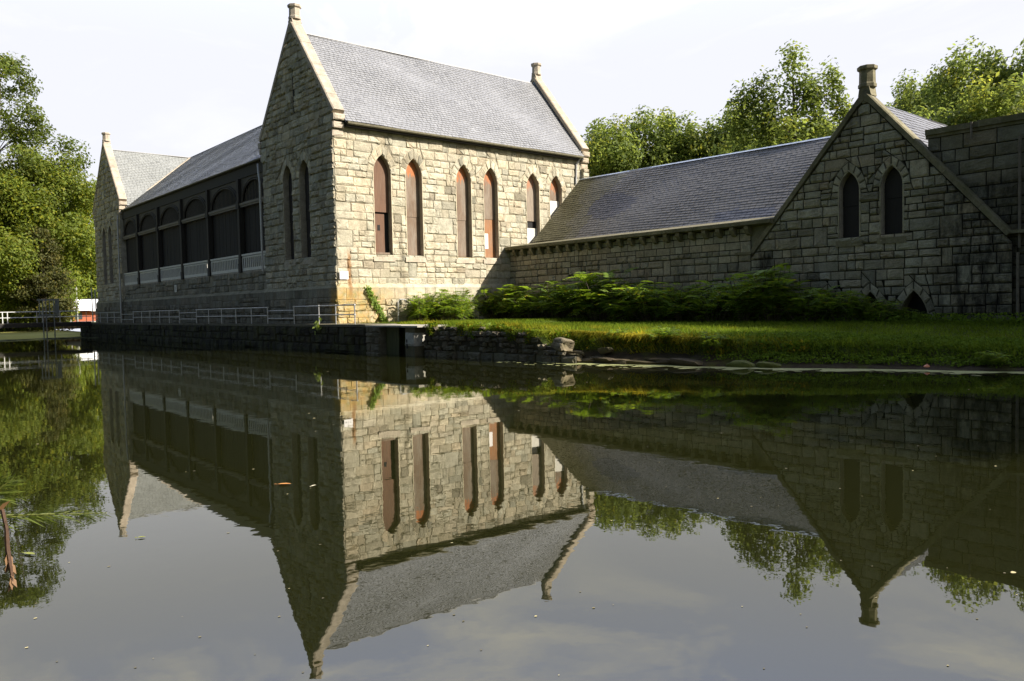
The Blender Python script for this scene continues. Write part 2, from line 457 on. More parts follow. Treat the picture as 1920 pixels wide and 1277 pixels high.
def window(parent, P, o, depth=.40, boards=(), sill=True, msill=None, mrev=None, rng=None, base=None, dark=None):
    """window part: reveal and dark back; sub-parts: boards, sill"""
    mb = MB(); n = len(o.hole)
    vs = [P(u, z, .03) for u, z in o.hole] + [P(u, z, -depth) for u, z in o.hole]
    mb.add(vs, [(i, (i+1) % n, n+(i+1) % n, n+i) for i in range(n)], (.92, .92, .9))
    w = mb.build('window', mrev or M_coping, parent)
    bk = MB(); bk.prism(o.hole, P, -depth-.12, -depth-.02); b_ = bk.build('dark_opening', M_dark, w)
    for (poly, mat, lab, dd) in boards:
        q = MB(); q.prism(poly, P, -depth+.02+dd, -depth+.06+dd); bo = q.build('board', mat, w)
        if lab: bo['label'] = lab
    if sill:
        q = MB(); u0, u1 = o.uc-o.a-.16, o.uc+o.a+.16; zz = o.z0
        pr = [(-depth, zz+.0), (.10, zz-.16), (.10, zz-.44), (-depth, zz-.44)]
        vs = [P(u0, z, d) for d, z in pr] + [P(u1, z, d) for d, z in pr]
        q.add(vs, [(0, 1, 2, 3), (7, 6, 5, 4), (0, 4, 5, 1), (1, 5, 6, 2), (2, 6, 7, 3), (3, 7, 4, 0)], (1.1, 1.1, 1.08))
        q.build('sill', msill or M_coping, w)
    return w

def slates(mb, A, B, up, ex=.22, w=.30, rng=None, tint=None, lift=.034, nudge=.006, keep=None):
    """slate courses between eave line A-B and A+up (all world points)"""
    A, B, up = Vector(A), Vector(B), Vector(up); e = (B-A); L = e.length; e.normalize(); H = up.length; s = up.normalized(); n = e.cross(s).normalized()
    if n.z < 0: n = -n
    mb.add([A-n*.09, B-n*.09, B+up-n*.09, A+up-n*.09], [(0, 1, 2, 3)], (.14, .14, .15))
    rows = int(H/ex)+1
    for r in range(rows):
        h0 = r*ex; h1 = min(H, h0+ex*1.25)
        if h0 >= H: break
        u = -rng.uniform(0, w)
        while u < L:
            ww = w*rng.uniform(.85, 1.15); a = max(0, u+.010); b = min(L, u+ww-.010); u += ww
            if b-a < .04: continue
            if keep is not None and not keep(A+e*(a+b)*.5+s*(h0+h1)*.5): continue
            j = rng.uniform(-nudge, nudge); sg_ = .022*math.sin(u*.83+h0*.5)+.02*math.sin(u*.31+1.3+h0*.9); lf = lift+rng.uniform(-.006, .008)+sg_
            p = [A+e*a+s*(h0+j)+n*lf, A+e*b+s*(h0+j)+n*lf, A+e*b+s*h1+n*(.002+sg_), A+e*a+s*h1+n*(.002+sg_), A+e*a+s*(h0+j)-n*(.01-sg_), A+e*b+s*(h0+j)-n*(.01-sg_)]
            t = tint((A+e*a+s*h0)) if tint else (1, 1, 1); g = rng.uniform(.92, 1.07)*(rng.choice([.74, .8, 1.18]) if rng.random() < .03 else 1)
            mb.add(p, [(0, 1, 2, 3), (4, 5, 1, 0)], (t[0]*g, t[1]*g, t[2]*g))
def coping(mb, foot, apex, depth_vec, th, rng, seg=1.5, col=(1, 1, 1), gap=.008, lip=.0):
    """raking coping of separate stones from foot to apex (points on its top line), running back along depth_vec"""
    f, a, dv = Vector(foot), Vector(apex), Vector(depth_vec); L = (a-f).length; s = (a-f)/L
    n = s.cross(dv).normalized()
    if n.z < 0: n = -n
    u = 0
    while u < L-.01:
        l = seg*rng.uniform(.8, 1.2)
        if L-(u+l) < .5: l = L-u
        g = rng.uniform(.88, 1.1); c = tuple(x*g for x in col); o = n*rng.uniform(-.006, .006)
        p0 = f+s*(u+gap)+o; p1 = f+s*(u+l-gap)+o
        q = []
        for p in (p0, p1):
            q += [p+n*(-.05), p+dv*.10, p+dv*.90, p+dv+n*(-.05), p+dv-n*th, p-n*th]
        mb.add(q, [(0, 1, 7, 6), (1, 2, 8, 7), (2, 3, 9, 8), (3, 4, 10, 9), (4, 5, 11, 10), (5, 0, 6, 11), (0, 5, 4, 3, 2, 1), (6, 7, 8, 9, 10, 11)], c)
        u += l
def finial(parent, c, z0, z1, r, mat, name='chimney'):
    mb = MB(); n = 8; prof = [(r*1.12, z0), (r*1.12, z0+.14), (r, z0+.2), (r*.97, z1-.24), (r*1.22, z1-.17), (r*1.24, z1-.03), (r*1.1, z1)]
    vs = []
    for rr, z in prof:
        for k in range(n):
            t = 2*math.pi*(k+.5)/n; vs.append((c[0]+rr*math.cos(t), c[1]+rr*math.sin(t), z))
    fs = []
    for i in range(len(prof)-1):
        for k in range(n): fs.append((i*n+k, i*n+(k+1) % n, (i+1)*n+(k+1) % n, (i+1)*n+k))
    fs.append(tuple(range((len(prof)-1)*n, len(prof)*n))); mb.add(vs, fs)
    mb.add([(c[0]+sx*r*k, c[1]+sy*r*k2, z) for z, k, k2 in ((z0-.42, .8, .85), (z0+.01, .9, .62)) for sx, sy in ((-1, -1), (1, -1), (1, 1), (-1, 1))], [(0, 1, 5, 4), (1, 2, 6, 5), (2, 3, 7, 6), (3, 0, 4, 7), (3, 2, 1, 0)])
    mb.add([(c[0]+r*1.12*math.cos(2*math.pi*(k+.5)/8), c[1]+r*1.12*math.sin(2*math.pi*(k+.5)/8), z0+.004) for k in range(8)], [tuple(range(8))[::-1]])
    return mb.build(name, mat, parent)
# ================================================================== the pump house
rng = random.Random(5)
PH = thing('pump_house', (X0, Y0, ZT), 'large grey stone pump house with two steep gabled wings, slate roofs and boarded lancet windows', 'building')
P1 = frame((X0, YL, 0), (0, -1, 0), (-1, 0, 0)); P2 = frame((X0, Y0, 0), (1, 0, 0), (0, -1, 0))
P3 = frame((X0, YW2, 0), (0, -1, 0), (-1, 0, 0)); XM = 24.1; P5 = frame((XM, YW, 0), (0, -1, 0), (-1, 0, 0))
def off(P, n): return lambda u, z, d: P(u, z, d+n)
W10 = YL-Y0
def gable_arches(uc): return [Arch(uc-1.24, .68, 5.88, 11.1, 1.06, .42, .6), Arch(uc+1.20, .70, 5.88, 11.1, 1.06, .42, .6)]
def weathering(mb, P, u0, u1, z0, z1, d0, d1, rng, col=(1, 1, 1)):
    u = u0
    while u < u1-.01:
        l = rng.uniform(1.3, 2.4)
        if u1-(u+l) < .7: l = u1-u
        g = rng.uniform(.85, 1.1); c = tuple(k*g for k in col)
        a, b = u+.006, u+l-.006
        q = [P(a, z0-.02, 0), P(a, z0, d0), P(a, z1, d1), P(a, z1, -.1), P(b, z0-.02, 0), P(b, z0, d0), P(b, z1, d1), P(b, z1, -.1)]
        mb.add(q, [(0, 1, 5, 4), (1, 2, 6, 5), (2, 3, 7, 6), (0, 3, 2, 1), (4, 5, 6, 7)], c); u += l

def gable_front(P, seed, seg, s, ymid, label=None):
    uc = W10/2; ar = gable_arches(uc)
    zt = lambda u: 21.05-1.245*abs(u-uc)
    outl = [(0, 3.9), (W10, 3.9), (W10, zt(W10)), (uc, 21.05), (0, zt(0))]
    planes = [(1.245, 1, 21.05+1.245*uc), (-1.245, 1, 21.05-1.245*uc)]
    mb = MB(); slit = [(uc-.09, 15.4), (uc+.09, 15.4), (uc+.09, 18.2), (uc-.09, 18.2)]
    wall(mb, P, outl, planes, ar, (0, W10, 3.95, 21.2), seed, s, .115, seg=seg, extra=[slit], mortar=.4)
    mb.build('wall', M_stone, PH)
    q = MB(); q.prism(slit, P, -.011, .012); q.build('slit_opening', M_dark, PH)
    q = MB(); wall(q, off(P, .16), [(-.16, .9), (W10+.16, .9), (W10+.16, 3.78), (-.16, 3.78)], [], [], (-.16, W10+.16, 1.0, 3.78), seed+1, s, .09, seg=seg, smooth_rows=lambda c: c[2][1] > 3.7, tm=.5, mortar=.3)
    weathering(q, P, -.16, W10+.16, 3.78, 4.08, .2, .02, rng, (.75, .75, .7))
    q.build('plinth', M_stone, PH)
    for o in ar:
        zm = rng.uniform(8.2, 8.6)
        lo = [(o.uc-o.a+.02, o.z0), (o.uc+o.a-.02, o.z0), (o.uc+o.a-.02, zm), (o.uc-o.a+.02, zm)]
        hi = [(o.uc-o.a+.02, zm+.015), (o.uc+o.a-.02, zm+.015)] + arc_pts(o.uc, o.a-.02, o.zs, o.h-.03)[0] + arc_pts(o.uc, o.a-.02, o.zs, o.h-.03)[1]
        window(PH, P, o, .42, [(lo, M_brd_dark, None, 0), (hi, M_brd_dark, None, .02)])
gable_front(P1, 11, .24, 1.25, YM)
gable_front(P3, 23, .38, 1.3, YWM)

# long sunlit wall
L2 = XF-X0
ar2 = [Arch(x-X0, .635, 5.9, 11.05, 1.18) for x in (27.19, 29.58, 33.66, 36.05, 40.06, 42.41)]
mb = MB(); wall(mb, P2, [(0, 3.9), (L2, 3.9), (L2, 13.95), (0, 13.95)], [], ar2, (0, L2, 3.95, 13.95), 31, 1.32, .052, mortar=.92, spread=.15)
mb.build('wall', M_stone, PH)
UJ = X3-X0
arb = [Arch(26.75-X0, .62, 1.0, 1.2, .85, .38, .36), Arch(33.55-X0, .62, 1.0, 1.2, .9, .38, .36)]
mb = MB(); wall(mb, off(P2, .16), [(-.16, .9), (UJ, .9), (UJ, 3.78), (-.16, 3.78)], [], arb, (-.16, UJ, 1.0, 3.78), 33, 1.3, .06, smooth_rows=lambda c: c[2][1] > 3.7)
weathering(mb, P2, -.16, UJ, 3.78, 4.08, .2, .02, rng)
mb.build('plinth', M_stone, PH)
for o in arb:
    n = len(o.hole); q = MB(); q.add([P2(u, z, .18) for u, z in o.hole]+[P2(u, z, -.2) for u, z in o.hole], [(i, (i+1) % n, n+(i+1) % n, n+i) for i in range(n)])
    w = q.build('arched_vent', M_coping, PH); q = MB(); q.prism(o.hole, P2, -.3, -.14); q.build('infill', M_stone, w)

def brd(o, x0, x1, za, zb):
    return [(x0-X0, za), (x1-X0, za), (x1-X0, zb), (x0-X0, zb)]
def head(o, zb, i=.02): R, L = arc_pts(o.uc, o.a-i, o.zs, o.h-.03); return [(o.uc-o.a+i, zb), (o.uc+o.a-i, zb)]+R+L
def full(o): return o.uc-o.a+.02+X0, o.uc+o.a-.02+X0
o1, o2, o3, o4, o5, o6 = ar2
a1, b1 = full(o1)
bd1 = brd(o1, a1, a1+.88, 6.05, 8.5)
w = window(PH, P2, o1, .40, [(bd1, M_brd_brown, 'narrow brown door board with a square peephole', .05), (head(o1, 8.62), M_brd_brown, None, .08)])
q = MB(); q.prism(brd(o1, a1+.36, a1+.55, 7.45, 7.8), P2, -.29, -.275); q.build('peephole', M_dark, w)
q = MB(); q.prism(brd(o1, a1, a1+1.2, 5.92, 6.04), P2, -.36, -.1); q.build('timber_block', M_brd_weath, w)
for o in (o2, o3):
    a, b_ = full(o); window(PH, P2, o, .38, [(brd(o, a, b_, 5.92, 8.42), M_brd_weath, None, 0), (head(o, 8.44), M_brd_weath, None, .025)])
a, b_ = full(o4)
w = window(PH, P2, o4, .38, [(brd(o4, a, b_, 5.92, 8.62), mat_board('board_peeled', (.30, .14, .06), .95, .35), 'peeling orange board with a pasted notice', 0), (head(o4, 8.64), M_brd_weath, None, .025)])
q = MB(); q.prism(brd(o4, a+.25, a+.57, 6.55, 7.62), P2, -.325, -.31); nt_ = q.build('notice', M_sign, w)
nt_['label'] = 'pale pasted notice'
a, b_ = full(o5)
window(PH, P2, o5, .38, [(head(o5, 8.72), M_brd_grey, None, 0), (brd(o5, a, b_, 5.92, 8.2), M_white, 'white sheet metal panel below a dark gap', .05)], sill=False)
a, b_ = full(o6)
window(PH, P2, o6, .38, [(head(o6, 10.42), M_brd_weath, None, 0), (brd(o6, a, b_, 5.92, 10.38), M_white, 'white sheet metal panel', .05)], sill=False)

# kneelers, copings, finials of the three gables seen
def kneeler(mb, x0, x1, y, sg, col, zf=14.5):
    for k, (za, zb, pr) in enumerate(((zf-1.5, zf-1.08, .13), (zf-1.02, zf-.62, .27), (zf-.56, zf-.16, .4))):
        P = frame((x0 - .02*k, y+sg*pr, 0), (1, 0, 0), (0, sg, 0))
        stone(mb, [(0, za), (x1-x0, za), (x1-x0, zb), (0, zb)], P, rng, col, .05, .25)
        mb.box((x0-.03-.02*k, min(y, y+sg*(pr+.0)), za+.011), (x1, max(y, y+sg*pr), zb-.011), col)
def gable_trim(xa, xb, ym, h, col, mat, seed_up=0):
    mb = MB()
    for sg in (-1, 1):
        yf = ym+sg*(h+.40); xs_ = xa+.006*(sg > 0); coping(mb, (xs_, yf, 21.5-1.245*(h+.40)), (xs_, ym+sg*.02, 21.5+.004*sg), (xb-xa, 0, 0), .30, rng, 1.7, col)
        kneeler(mb, xa+.05, xb-.02, ym+sg*h, sg, col)
    mb.prism([(ym-.62, 21.5-.99), (ym, 21.5-.55), (ym+.62, 21.5-.99), (ym, 21.488)], lambda u, z, d: (d, u, z), xa+.004, xb-.004, col)
    mb.build('coping', mat, PH)
gable_trim(X0-.12, X0+.66, YM, W10/2, (1, 1, 1), M_coping)
gable_trim(X0-.12, X0+.66, YWM, W10/2, (1, .97, .95), M_coping)
gable_trim(45.12, 45.9, YM, W10/2, (1, .97, .92), M_coping)
for c in ((X0+.28, YM), (45.5, YM), (X0+.28, YWM), (45.5, YWM)): finial(PH, (c[0], c[1], 0), 21.48, 22.42, .37, M_coping)
# parapet behind the far coping, its lead flashing, and the quoin pier
mb = MB(); uc = YM
for sg in (-1, 1):
    mb.add([(45.2, YM+sg*(W10/2+.1), 13.9), (45.2, YM, 21.3), (45.2, YM, 20.4), (45.2, YM+sg*(W10/2+.1), 13.0)], [(0, 1, 2, 3)])
mb.build('lead_flashing', M_lead, PH)
mb = MB(); wall(mb, frame((45.18, Y0-.28, 0), (1, 0, 0), (0, -1, 0)), [(0, 3.9), (.63, 3.9), (.63, 13.0), (0, 13.0)], [], [], (0, .63, 4, 13.0), 77, 1.0, .06)
mb.box((45.19, Y0-.27, 3.9), (45.8, Y0, 13.0)); mb.build('quoin_pier', M_stone, PH)
# rear and inner walls closing the volume
mb = MB()
mb.add([(XF, Y0, 1), (XF, YL, 1), (XF, YL, 14), (XF, YM, 21.0), (XF, Y0, 14)], [(0, 1, 2, 3, 4)])
mb.add([(X0, YL, 1), (XF, YL, 1), (XF, YL, 14), (X0, YL, 14)], [(0, 1, 2, 3)])
mb.add([(XF, YW, 1), (XF, YW2, 1), (XF, YW2, 14), (XF, YWM, 21.0), (XF, YW, 14)], [(0, 1, 2, 3, 4)])
mb.add([(X0, YW2, 1), (XF, YW2, 1), (XF, YW2, 14), (X0, YW2, 14)], [(0, 1, 2, 3)])
mb.add([(X0, YW, 1), (XF, YW, 1), (XF, YW, 14), (X0, YW, 14)], [(0, 1, 2, 3)])
mb.add([(44, YL, 1), (44, YW, 1), (44, YW, 14), (44, YL, 14)], [(0, 1, 2, 3)])
mb.build('rear_wall', M_stone, PH)
# roofs
def moss_tint(p):
    return (1, 1, 1)
srng = random.Random(9)
mb = MB(); slates(mb, (X0+.6, Y0-.46, 13.9), (45.15, Y0-.46, 13.9), (0, YM-Y0+.46, 6.82), .235, .31, srng)
slates(mb, (45.15, YL+.46, 13.9), (X0+.6, YL+.46, 13.9), (0, -(YL-YM+.46), 6.82), .6, .9, srng)
mb.build('roof', M_slate, PH)
mb = MB(); slates(mb, (23.95, 54.4, 13.36), (23.95, YWM, 13.36), (9.25, 0, 7.27), .26, .34, srng, nudge=.01)
slates(mb, (44.2, YWM, 13.36), (44.2, 54.4, 13.36), (-11, 0, 7.27), .7, 1.2, srng)
mb.build('roof', mat_slate('slate_grey_green', (.235, .245, .24)), PH)
mb = MB(); slates(mb, (X0+.6, YW-.46, 13.9), (45.15, YW-.46, 13.9), (0, YWM-YW+.46, 6.72), .27, .36, srng)
slates(mb, (45.15, YW2+.46, 13.9), (X0+.6, YW2+.46, 13.9), (0, -(YW2-YWM+.46), 6.72), .6, .9, srng)
mb.build('roof', mat_slate('slate_pale_green', (.26, .27, .26)), PH)
# valley and ridge pieces
mb = MB(); mb.tube([(24.4, 90.75, 13.78), (33.1, 96.1, 20.6)], .10, 5); mb.build('valley_flashing', M_coping, PH)
mb = MB(); mb.tube([(X0+.66, YM, 20.74), (45.1, YM, 20.74)], .05, 5); mb.tube([(X0+.66, YWM, 20.64), (34, YWM, 20.64)], .06, 5); mb.tube([(33.2, 55, 20.66), (33.2, YWM, 20.66)], .06, 5)
mb.build('ridge_tiles', M_slate, PH)
# eaves gutters
mb = MB(); mb.tube([(X0+.72, Y0-.50, 13.80), (44.95, Y0-.50, 13.80)], .10, 8); mb.build('gutter', M_gutter, PH)
mb = MB(); mb.box((X0+.7, Y0-.42, 13.62), (45.1, Y0+.1, 13.80)); mb.build('soffit', M_timber, PH)
mb = MB(); mb.tube([(23.88, 54.7, 13.30), (23.88, YW-.5, 13.30)], .08, 6); mb.build('gutter', M_gutter, PH)
# downpipes
def pipe(pts, r=.06): q = MB(); q.tube(pts, r, 7); q.build('downpipe', M_galv, PH)
pipe([(23.6, 90.85, 12.9), (23.55, 90.95, 12.2), (23.55, 90.95, 1.7)], .08)
pipe([(23.7, 55.2, 12.9), (23.6, 54.9, 12.2), (23.6, 54.74, 11.5), (23.6, 54.74, 5.3)], .075)
pipe([(44.75, Y0-.45, 13.75), (44.6, Y0-.12, 13.3), (44.5, Y0-.12, 11.75)], .075)

# the timber middle section between the wings
PYS = [85.75, 79.25, 72.75, 66.2, 59.7]
LM = YW-YL
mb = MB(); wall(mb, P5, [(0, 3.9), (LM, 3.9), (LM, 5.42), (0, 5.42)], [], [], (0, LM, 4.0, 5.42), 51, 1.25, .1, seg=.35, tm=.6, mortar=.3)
mb.build('wall', M_stone, PH)
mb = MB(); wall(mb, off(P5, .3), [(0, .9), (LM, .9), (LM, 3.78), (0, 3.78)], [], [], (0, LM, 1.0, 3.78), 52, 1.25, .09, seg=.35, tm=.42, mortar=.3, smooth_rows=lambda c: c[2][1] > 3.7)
weathering(mb, P5, 0, LM, 3.78, 4.08, .34, .02, rng, (.6, .6, .55)); mb.build('plinth', M_stone, PH)
mb = MB(); mb.box((XM-.06, YL, 5.40), (XM+.3, YW, 5.50)); mb.build('sill', M_coping, PH)
mb = MB(); mb.box((XM-.02, YL, 12.45), (XM+.4, YW, 13.28)); mb.box((23.98, YL, 13.2), (XM+.4, YW, 13.33)); mb.build('fascia', M_timber, PH)
mb = MB(); mb.box((XM-.14, YL, 10.44), (XM+.2, YW, 10.60)); mb.box((XM-.08, YL, 10.30), (XM+.2, YW, 10.43)); mb.build('lintel', mat_plain('pale_brown_timber', (.16, .14, .11), .7, grain=(1, .1, 1), sc=6), PH)
edges = [YW]+PYS+[YL]
for y in PYS:
    mb = MB(); mb.box((XM-.16, y-.19, 5.42), (XM+.22, y+.19, 12.44)); mb.box((XM-.22, y-.26, 10.2), (XM+.2, y+.26, 10.75)); mb.box((XM-.2, y-.24, 5.42), (XM+.2, y+.24, 6.1)); mb.build('post', M_frame, PH)
for k in range(6):
    ya, yb = edges[k]-(.2 if k else 0), edges[k+1]+(.2 if k < 5 else 0); ym_ = (ya+yb)/2; hw = (ya-yb)/2
    mb = MB(); y = yb; pr = random.Random(k)
    while y < ya-.01:                     # upright boards
        w_ = min(.28, ya-y); g = pr.uniform(.6, 1.4); x_ = XM+.24+pr.uniform(0, .02); mb.box((x_, y+.006, 5.4), (x_+.05, y+w_-.006, 10.4), (g, g, g)); y += w_
    mb.build('screen_panel', mat_plain('black_brown_boards', (.009, .008, .006), .85, tint=True, grain=(1, 1, .1), sc=8, var=.4), PH) if k == 0 else mb.build('screen_panel', bpy.data.materials['black_brown_boards'], PH)  # dark boards whose colour also takes in the gallery's shade
    # arched grille above the lintel
    mb = MB(); aw = hw*.86; R, Lp = [], []
    hole = [(ym_+aw*math.cos(math.pi*t/14), 10.72+1.42*math.sin(math.pi*t/14)) for t in range(15)]
    fl = [Vector((ya, 10.6, 0)), Vector((ya, 12.44, 0)), Vector((yb, 12.44, 0)), Vector((yb, 10.6, 0))]; hl = [Vector((p[0], p[1], 0)) for p in hole]
    tr = tessellate_polygon([fl, hl]); mb.add([(XM+.06, p.x, p.y) for p in fl+hl], [tuple(t) for t in tr])
    for r_, x_ in ((1.0, XM+.02), (1.10, XM+.03)):
        mb.tube([(x_, ym_+aw*r_*math.cos(math.pi*t/14), 10.72+1.42*r_*math.sin(math.pi*t/14)) for t in range(15)], .06, 5)
    ar_ = mb.build('arched_grille', M_grille, PH)
    mb = MB(); y = ym_-aw+.16
    while y < ym_+aw-.1:
        zt_ = 10.72+1.42*math.sqrt(max(0, 1-((y-ym_)/aw)**2)); 
        mb.tube([(XM+.12, y, 10.7), (XM+.12, y-.16*(zt_-10.7), zt_)], .028, 4); y += .27
    mb.build('bars', M_bars, ar_)
    mb = MB(); mb.box((XM+.2, yb, 10.6), (XM+.22, ya, 12.44)); mb.build('dark_opening', M_dark, ar_)
    # white balustrade
    mb = MB(); a_, b_ = ya-.12, yb+.12
    mb.box((XM-.12, b_, 6.64), (XM+.04, a_, 6.78)); mb.box((XM-.08, b_, 5.52), (XM+.02, a_, 5.74)); mb.box((XM-.07, b_, 6.52), (XM, a_, 6.60))
    nb = max(6, int((a_-b_)/.34)); st = (a_-b_)/nb
    for i in range(nb+1):
        y = b_+st*i; mb.box((XM-.065, y-.062, 5.74), (XM-.005, y+.062, 6.52))
        if i < nb:      # arched heads between the balusters
            c_ = y+st/2; mb.add([(XM-.06, c_-st/2, 6.52), (XM-.06, c_-st/2, 6.38), (XM-.06, c_-st*.2, 6.48), (XM-.06, c_+st*.2, 6.48), (XM-.06, c_+st/2, 6.38), (XM-.06, c_+st/2, 6.52)], [(0, 1, 2, 3, 4, 5)])
    mb.build('balustrade', M_white, PH)

# signs fixed to the wall
t = thing('warning_sign', (24.2, Y0-.12, 4.3), 'white rectangular warning sign fixed low on the sunlit stone corner', 'sign')
mb = MB(); mb.box((23.93, Y0-.15, 4.31), (24.52, Y0-.12, 4.80)); mb.build('panel', M_sign, t)
for xa, xb, za in ((24.16, 24.26, 4.66), (23.99, 24.12, 4.49), (24.16, 24.28, 4.49), (24.32, 24.45, 4.49)):
    mb = MB(); mb.box((xa, Y0-.156, za), (xb, Y0-.151, za+.055)); mb.build('lettering', M_ink, t)
t = thing('number_plate', (24.0, 74.6, 4.3), 'small white upright plate with dark figure on the shaded base wall', 'sign')
mb = MB(); mb.box((XM-.16, 74.35, 4.36), (XM-.13, 74.9, 5.0)); mb.build('panel', mat_plain('plate_white', (.62, .61, .55), .6, var=.1), t)
mb = MB()
for z in (4.52, 4.66, 4.80): mb.box((XM-.166, 74.53, z), (XM-.161, 74.72, z+.05))
mb.box((XM-.166, 74.53, 4.54), (XM-.161, 74.57, 4.83)); mb.box((XM-.166, 74.68, 4.54), (XM-.161, 74.72, 4.83)); mb.build('figure', M_ink, t)

mb_joint = .021
# ================================================================== the low annex with its own gable
AN = thing('stone_annex', (X3, 30, 1.2), 'low stone annex with slate roof and shaded gable facing the pond', 'building')
P6 = frame((X3, Y0, 0), (0, -1, 0), (-1, 0, 0))
GL, GR, GM = 24.39, 11.94, 18.18
mb = MB(); ua = [Arch(Y0-26.75, .6, .9, 1.3, 1.3, .38, .45)]
wall(mb, P6, [(-.0, .8), (Y0-GL, .8), (Y0-GL, 6.35), (0, 6.35)], [], ua, (0, Y0-GL, .9, 6.35), 61, 1.15, .075, mortar=.05, smooth_rows=lambda c: c[0][1] > 5.1 and c[2][1] < 6.4)
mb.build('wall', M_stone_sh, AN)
ug = [Arch(Y0-18.95, .50, 5.4, 7.62, .92, .38, .48), Arch(Y0-16.92, .50, 5.4, 7.62, .92, .38, .48)]
ul = [Arch(Y0-y, .66, .9, 1.3, 1.45, .38, .46) for y in (20.05, 17.93, 15.93)]
um = Y0-GM; ct = 12.26-.44
mb = MB(); planes = [(1.15, 1, ct+1.15*um), (-1.15, 1, ct-1.15*um)]
u0, u1 = Y0-GL, Y0-GR
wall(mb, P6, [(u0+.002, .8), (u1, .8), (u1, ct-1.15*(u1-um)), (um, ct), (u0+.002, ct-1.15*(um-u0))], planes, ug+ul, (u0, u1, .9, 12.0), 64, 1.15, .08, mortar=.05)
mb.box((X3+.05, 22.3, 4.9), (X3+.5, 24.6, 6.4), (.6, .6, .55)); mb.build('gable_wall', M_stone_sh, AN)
for o in ug:
    zm = 6.9+.15*(o is ug[1])
    lo = [(o.uc-o.a+.02, o.z0), (o.uc+o.a-.02, o.z0), (o.uc+o.a-.02, zm), (o.uc-o.a+.02, zm)]
    window(AN, P6, o, .4, [(lo, M_brd_dark, None, 0), (head(o, zm+.02), M_brd_dark, None, .02)], msill=M_coping_sh, mrev=M_coping)
for o in ua+ul:
    n = len(o.hole); q = MB(); q.add([P6(u, z, .03) for u, z in o.hole]+[P6(u, z, -.6) for u, z in o.hole], [(i, (i+1) % n, n+(i+1) % n, n+i) for i in range(n)])
    w = q.build('arched_opening', M_coping_sh, AN); q = MB(); q.prism(o.hole, P6, -1.2, -.55); q.build('dark_opening', M_dark, w)
mb = MB()
for sg, f in ((1, GL), (-1, GR)):
    coping(mb, (X3-.15+.006*(sg > 0), f, 12.26-1.15*abs(f-GM)), (X3-.15+.006*(sg > 0), GM+sg*.02, 12.26+.004*sg), (.72, 0, 0), .26, rng, 1.9, (1, 1, 1))
mb.prism([(GM-.6, 12.26-.93), (GM, 12.26-.5), (GM+.6, 12.26-.93), (GM, 12.25)], lambda u, z, d: (d, u, z), X3-.146, X3+.566)
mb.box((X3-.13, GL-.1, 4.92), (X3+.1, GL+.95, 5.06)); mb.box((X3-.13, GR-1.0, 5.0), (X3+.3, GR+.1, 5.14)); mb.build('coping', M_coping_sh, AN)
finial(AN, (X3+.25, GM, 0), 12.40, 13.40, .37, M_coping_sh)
# cornice on corbels
mb = MB(); y = 22.95
while y < Y0-.03:
    l = rng.uniform(1.8, 2.6); e_ = min(y+l, Y0-.02)
    if Y0-e_ < .8: e_ = Y0-.02
    g = rng.uniform(.85, 1.12)
    a, b_ = y+.008, e_-.008
    pr = [(X3-.5, 6.46), (X3-.5, 6.66), (39.95, 7.08), (39.95, 6.4), (X3-.1, 6.4)]
    mb.add([(p[0], a, p[1]) for p in pr]+[(p[0], b_, p[1]) for p in pr], [(0, 1, 2, 3, 4), (9, 8, 7, 6, 5)]+[(i, (i+1) % 5, 5+(i+1) % 5, 5+i) for i in range(5)], (g, g, g)); y = e_
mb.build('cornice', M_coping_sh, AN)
y = 43.45; first = None
while y > 23.6:
    mb = MB(); pr = [(X3+.05, 6.42), (X3-.40, 6.42), (X3-.40, 6.26), (X3-.22, 6.0), (X3+.05, 5.9)]
    mb.add([(p[0], y-.13, p[1]) for p in pr]+[(p[0], y+.13, p[1]) for p in pr], [(0, 1, 2, 3, 4), (9, 8, 7, 6, 5)]+[(i, (i+1) % 5, 5+(i+1) % 5, 5+i) for i in range(5)])
    mb.build('corbel', M_coping_sh, AN); y -= .905
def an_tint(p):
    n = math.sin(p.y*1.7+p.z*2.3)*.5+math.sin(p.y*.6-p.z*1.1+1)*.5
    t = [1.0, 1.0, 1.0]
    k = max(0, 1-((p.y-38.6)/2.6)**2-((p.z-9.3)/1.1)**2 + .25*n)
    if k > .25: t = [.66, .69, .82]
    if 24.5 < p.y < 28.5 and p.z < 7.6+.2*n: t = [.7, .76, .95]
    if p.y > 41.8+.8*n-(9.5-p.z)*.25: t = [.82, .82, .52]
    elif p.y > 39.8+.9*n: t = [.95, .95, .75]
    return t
mb = MB(); slates(mb, (39.86, 18.2, 6.76), (39.86, Y0-.02, 7.12), (5.24, 0, 5.07), .25, .36, srng, an_tint, lift=.024)
slates(mb, (50.6, Y0+1.5, 6.9), (50.6, 18.2, 6.6), (-5.3, 0, 5.1), .7, 1.1, srng)
mb.build('roof', M_slate_an, AN)
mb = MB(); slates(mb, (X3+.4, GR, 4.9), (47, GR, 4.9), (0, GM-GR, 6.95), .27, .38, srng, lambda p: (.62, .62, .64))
slates(mb, (47, GL, 4.9), (X3+.4, GL, 4.9), (0, GM-GL, 6.95), .6, .9, srng); mb.build('roof', M_slate, AN)
mb = MB(); mb.add([(44.98, 18.2, 11.80), (44.98, Y0+1.5, 12.16), (45.1, Y0+1.5, 12.26), (45.1, 18.2, 11.90), (45.3, 18.2, 11.72), (45.3, Y0+1.5, 12.08)], [(0, 1, 2, 3), (3, 2, 5, 4)]); mb.build('ridge_flashing', mat_plain('pale_zinc', (.50, .55, .58), .4, .3), AN)
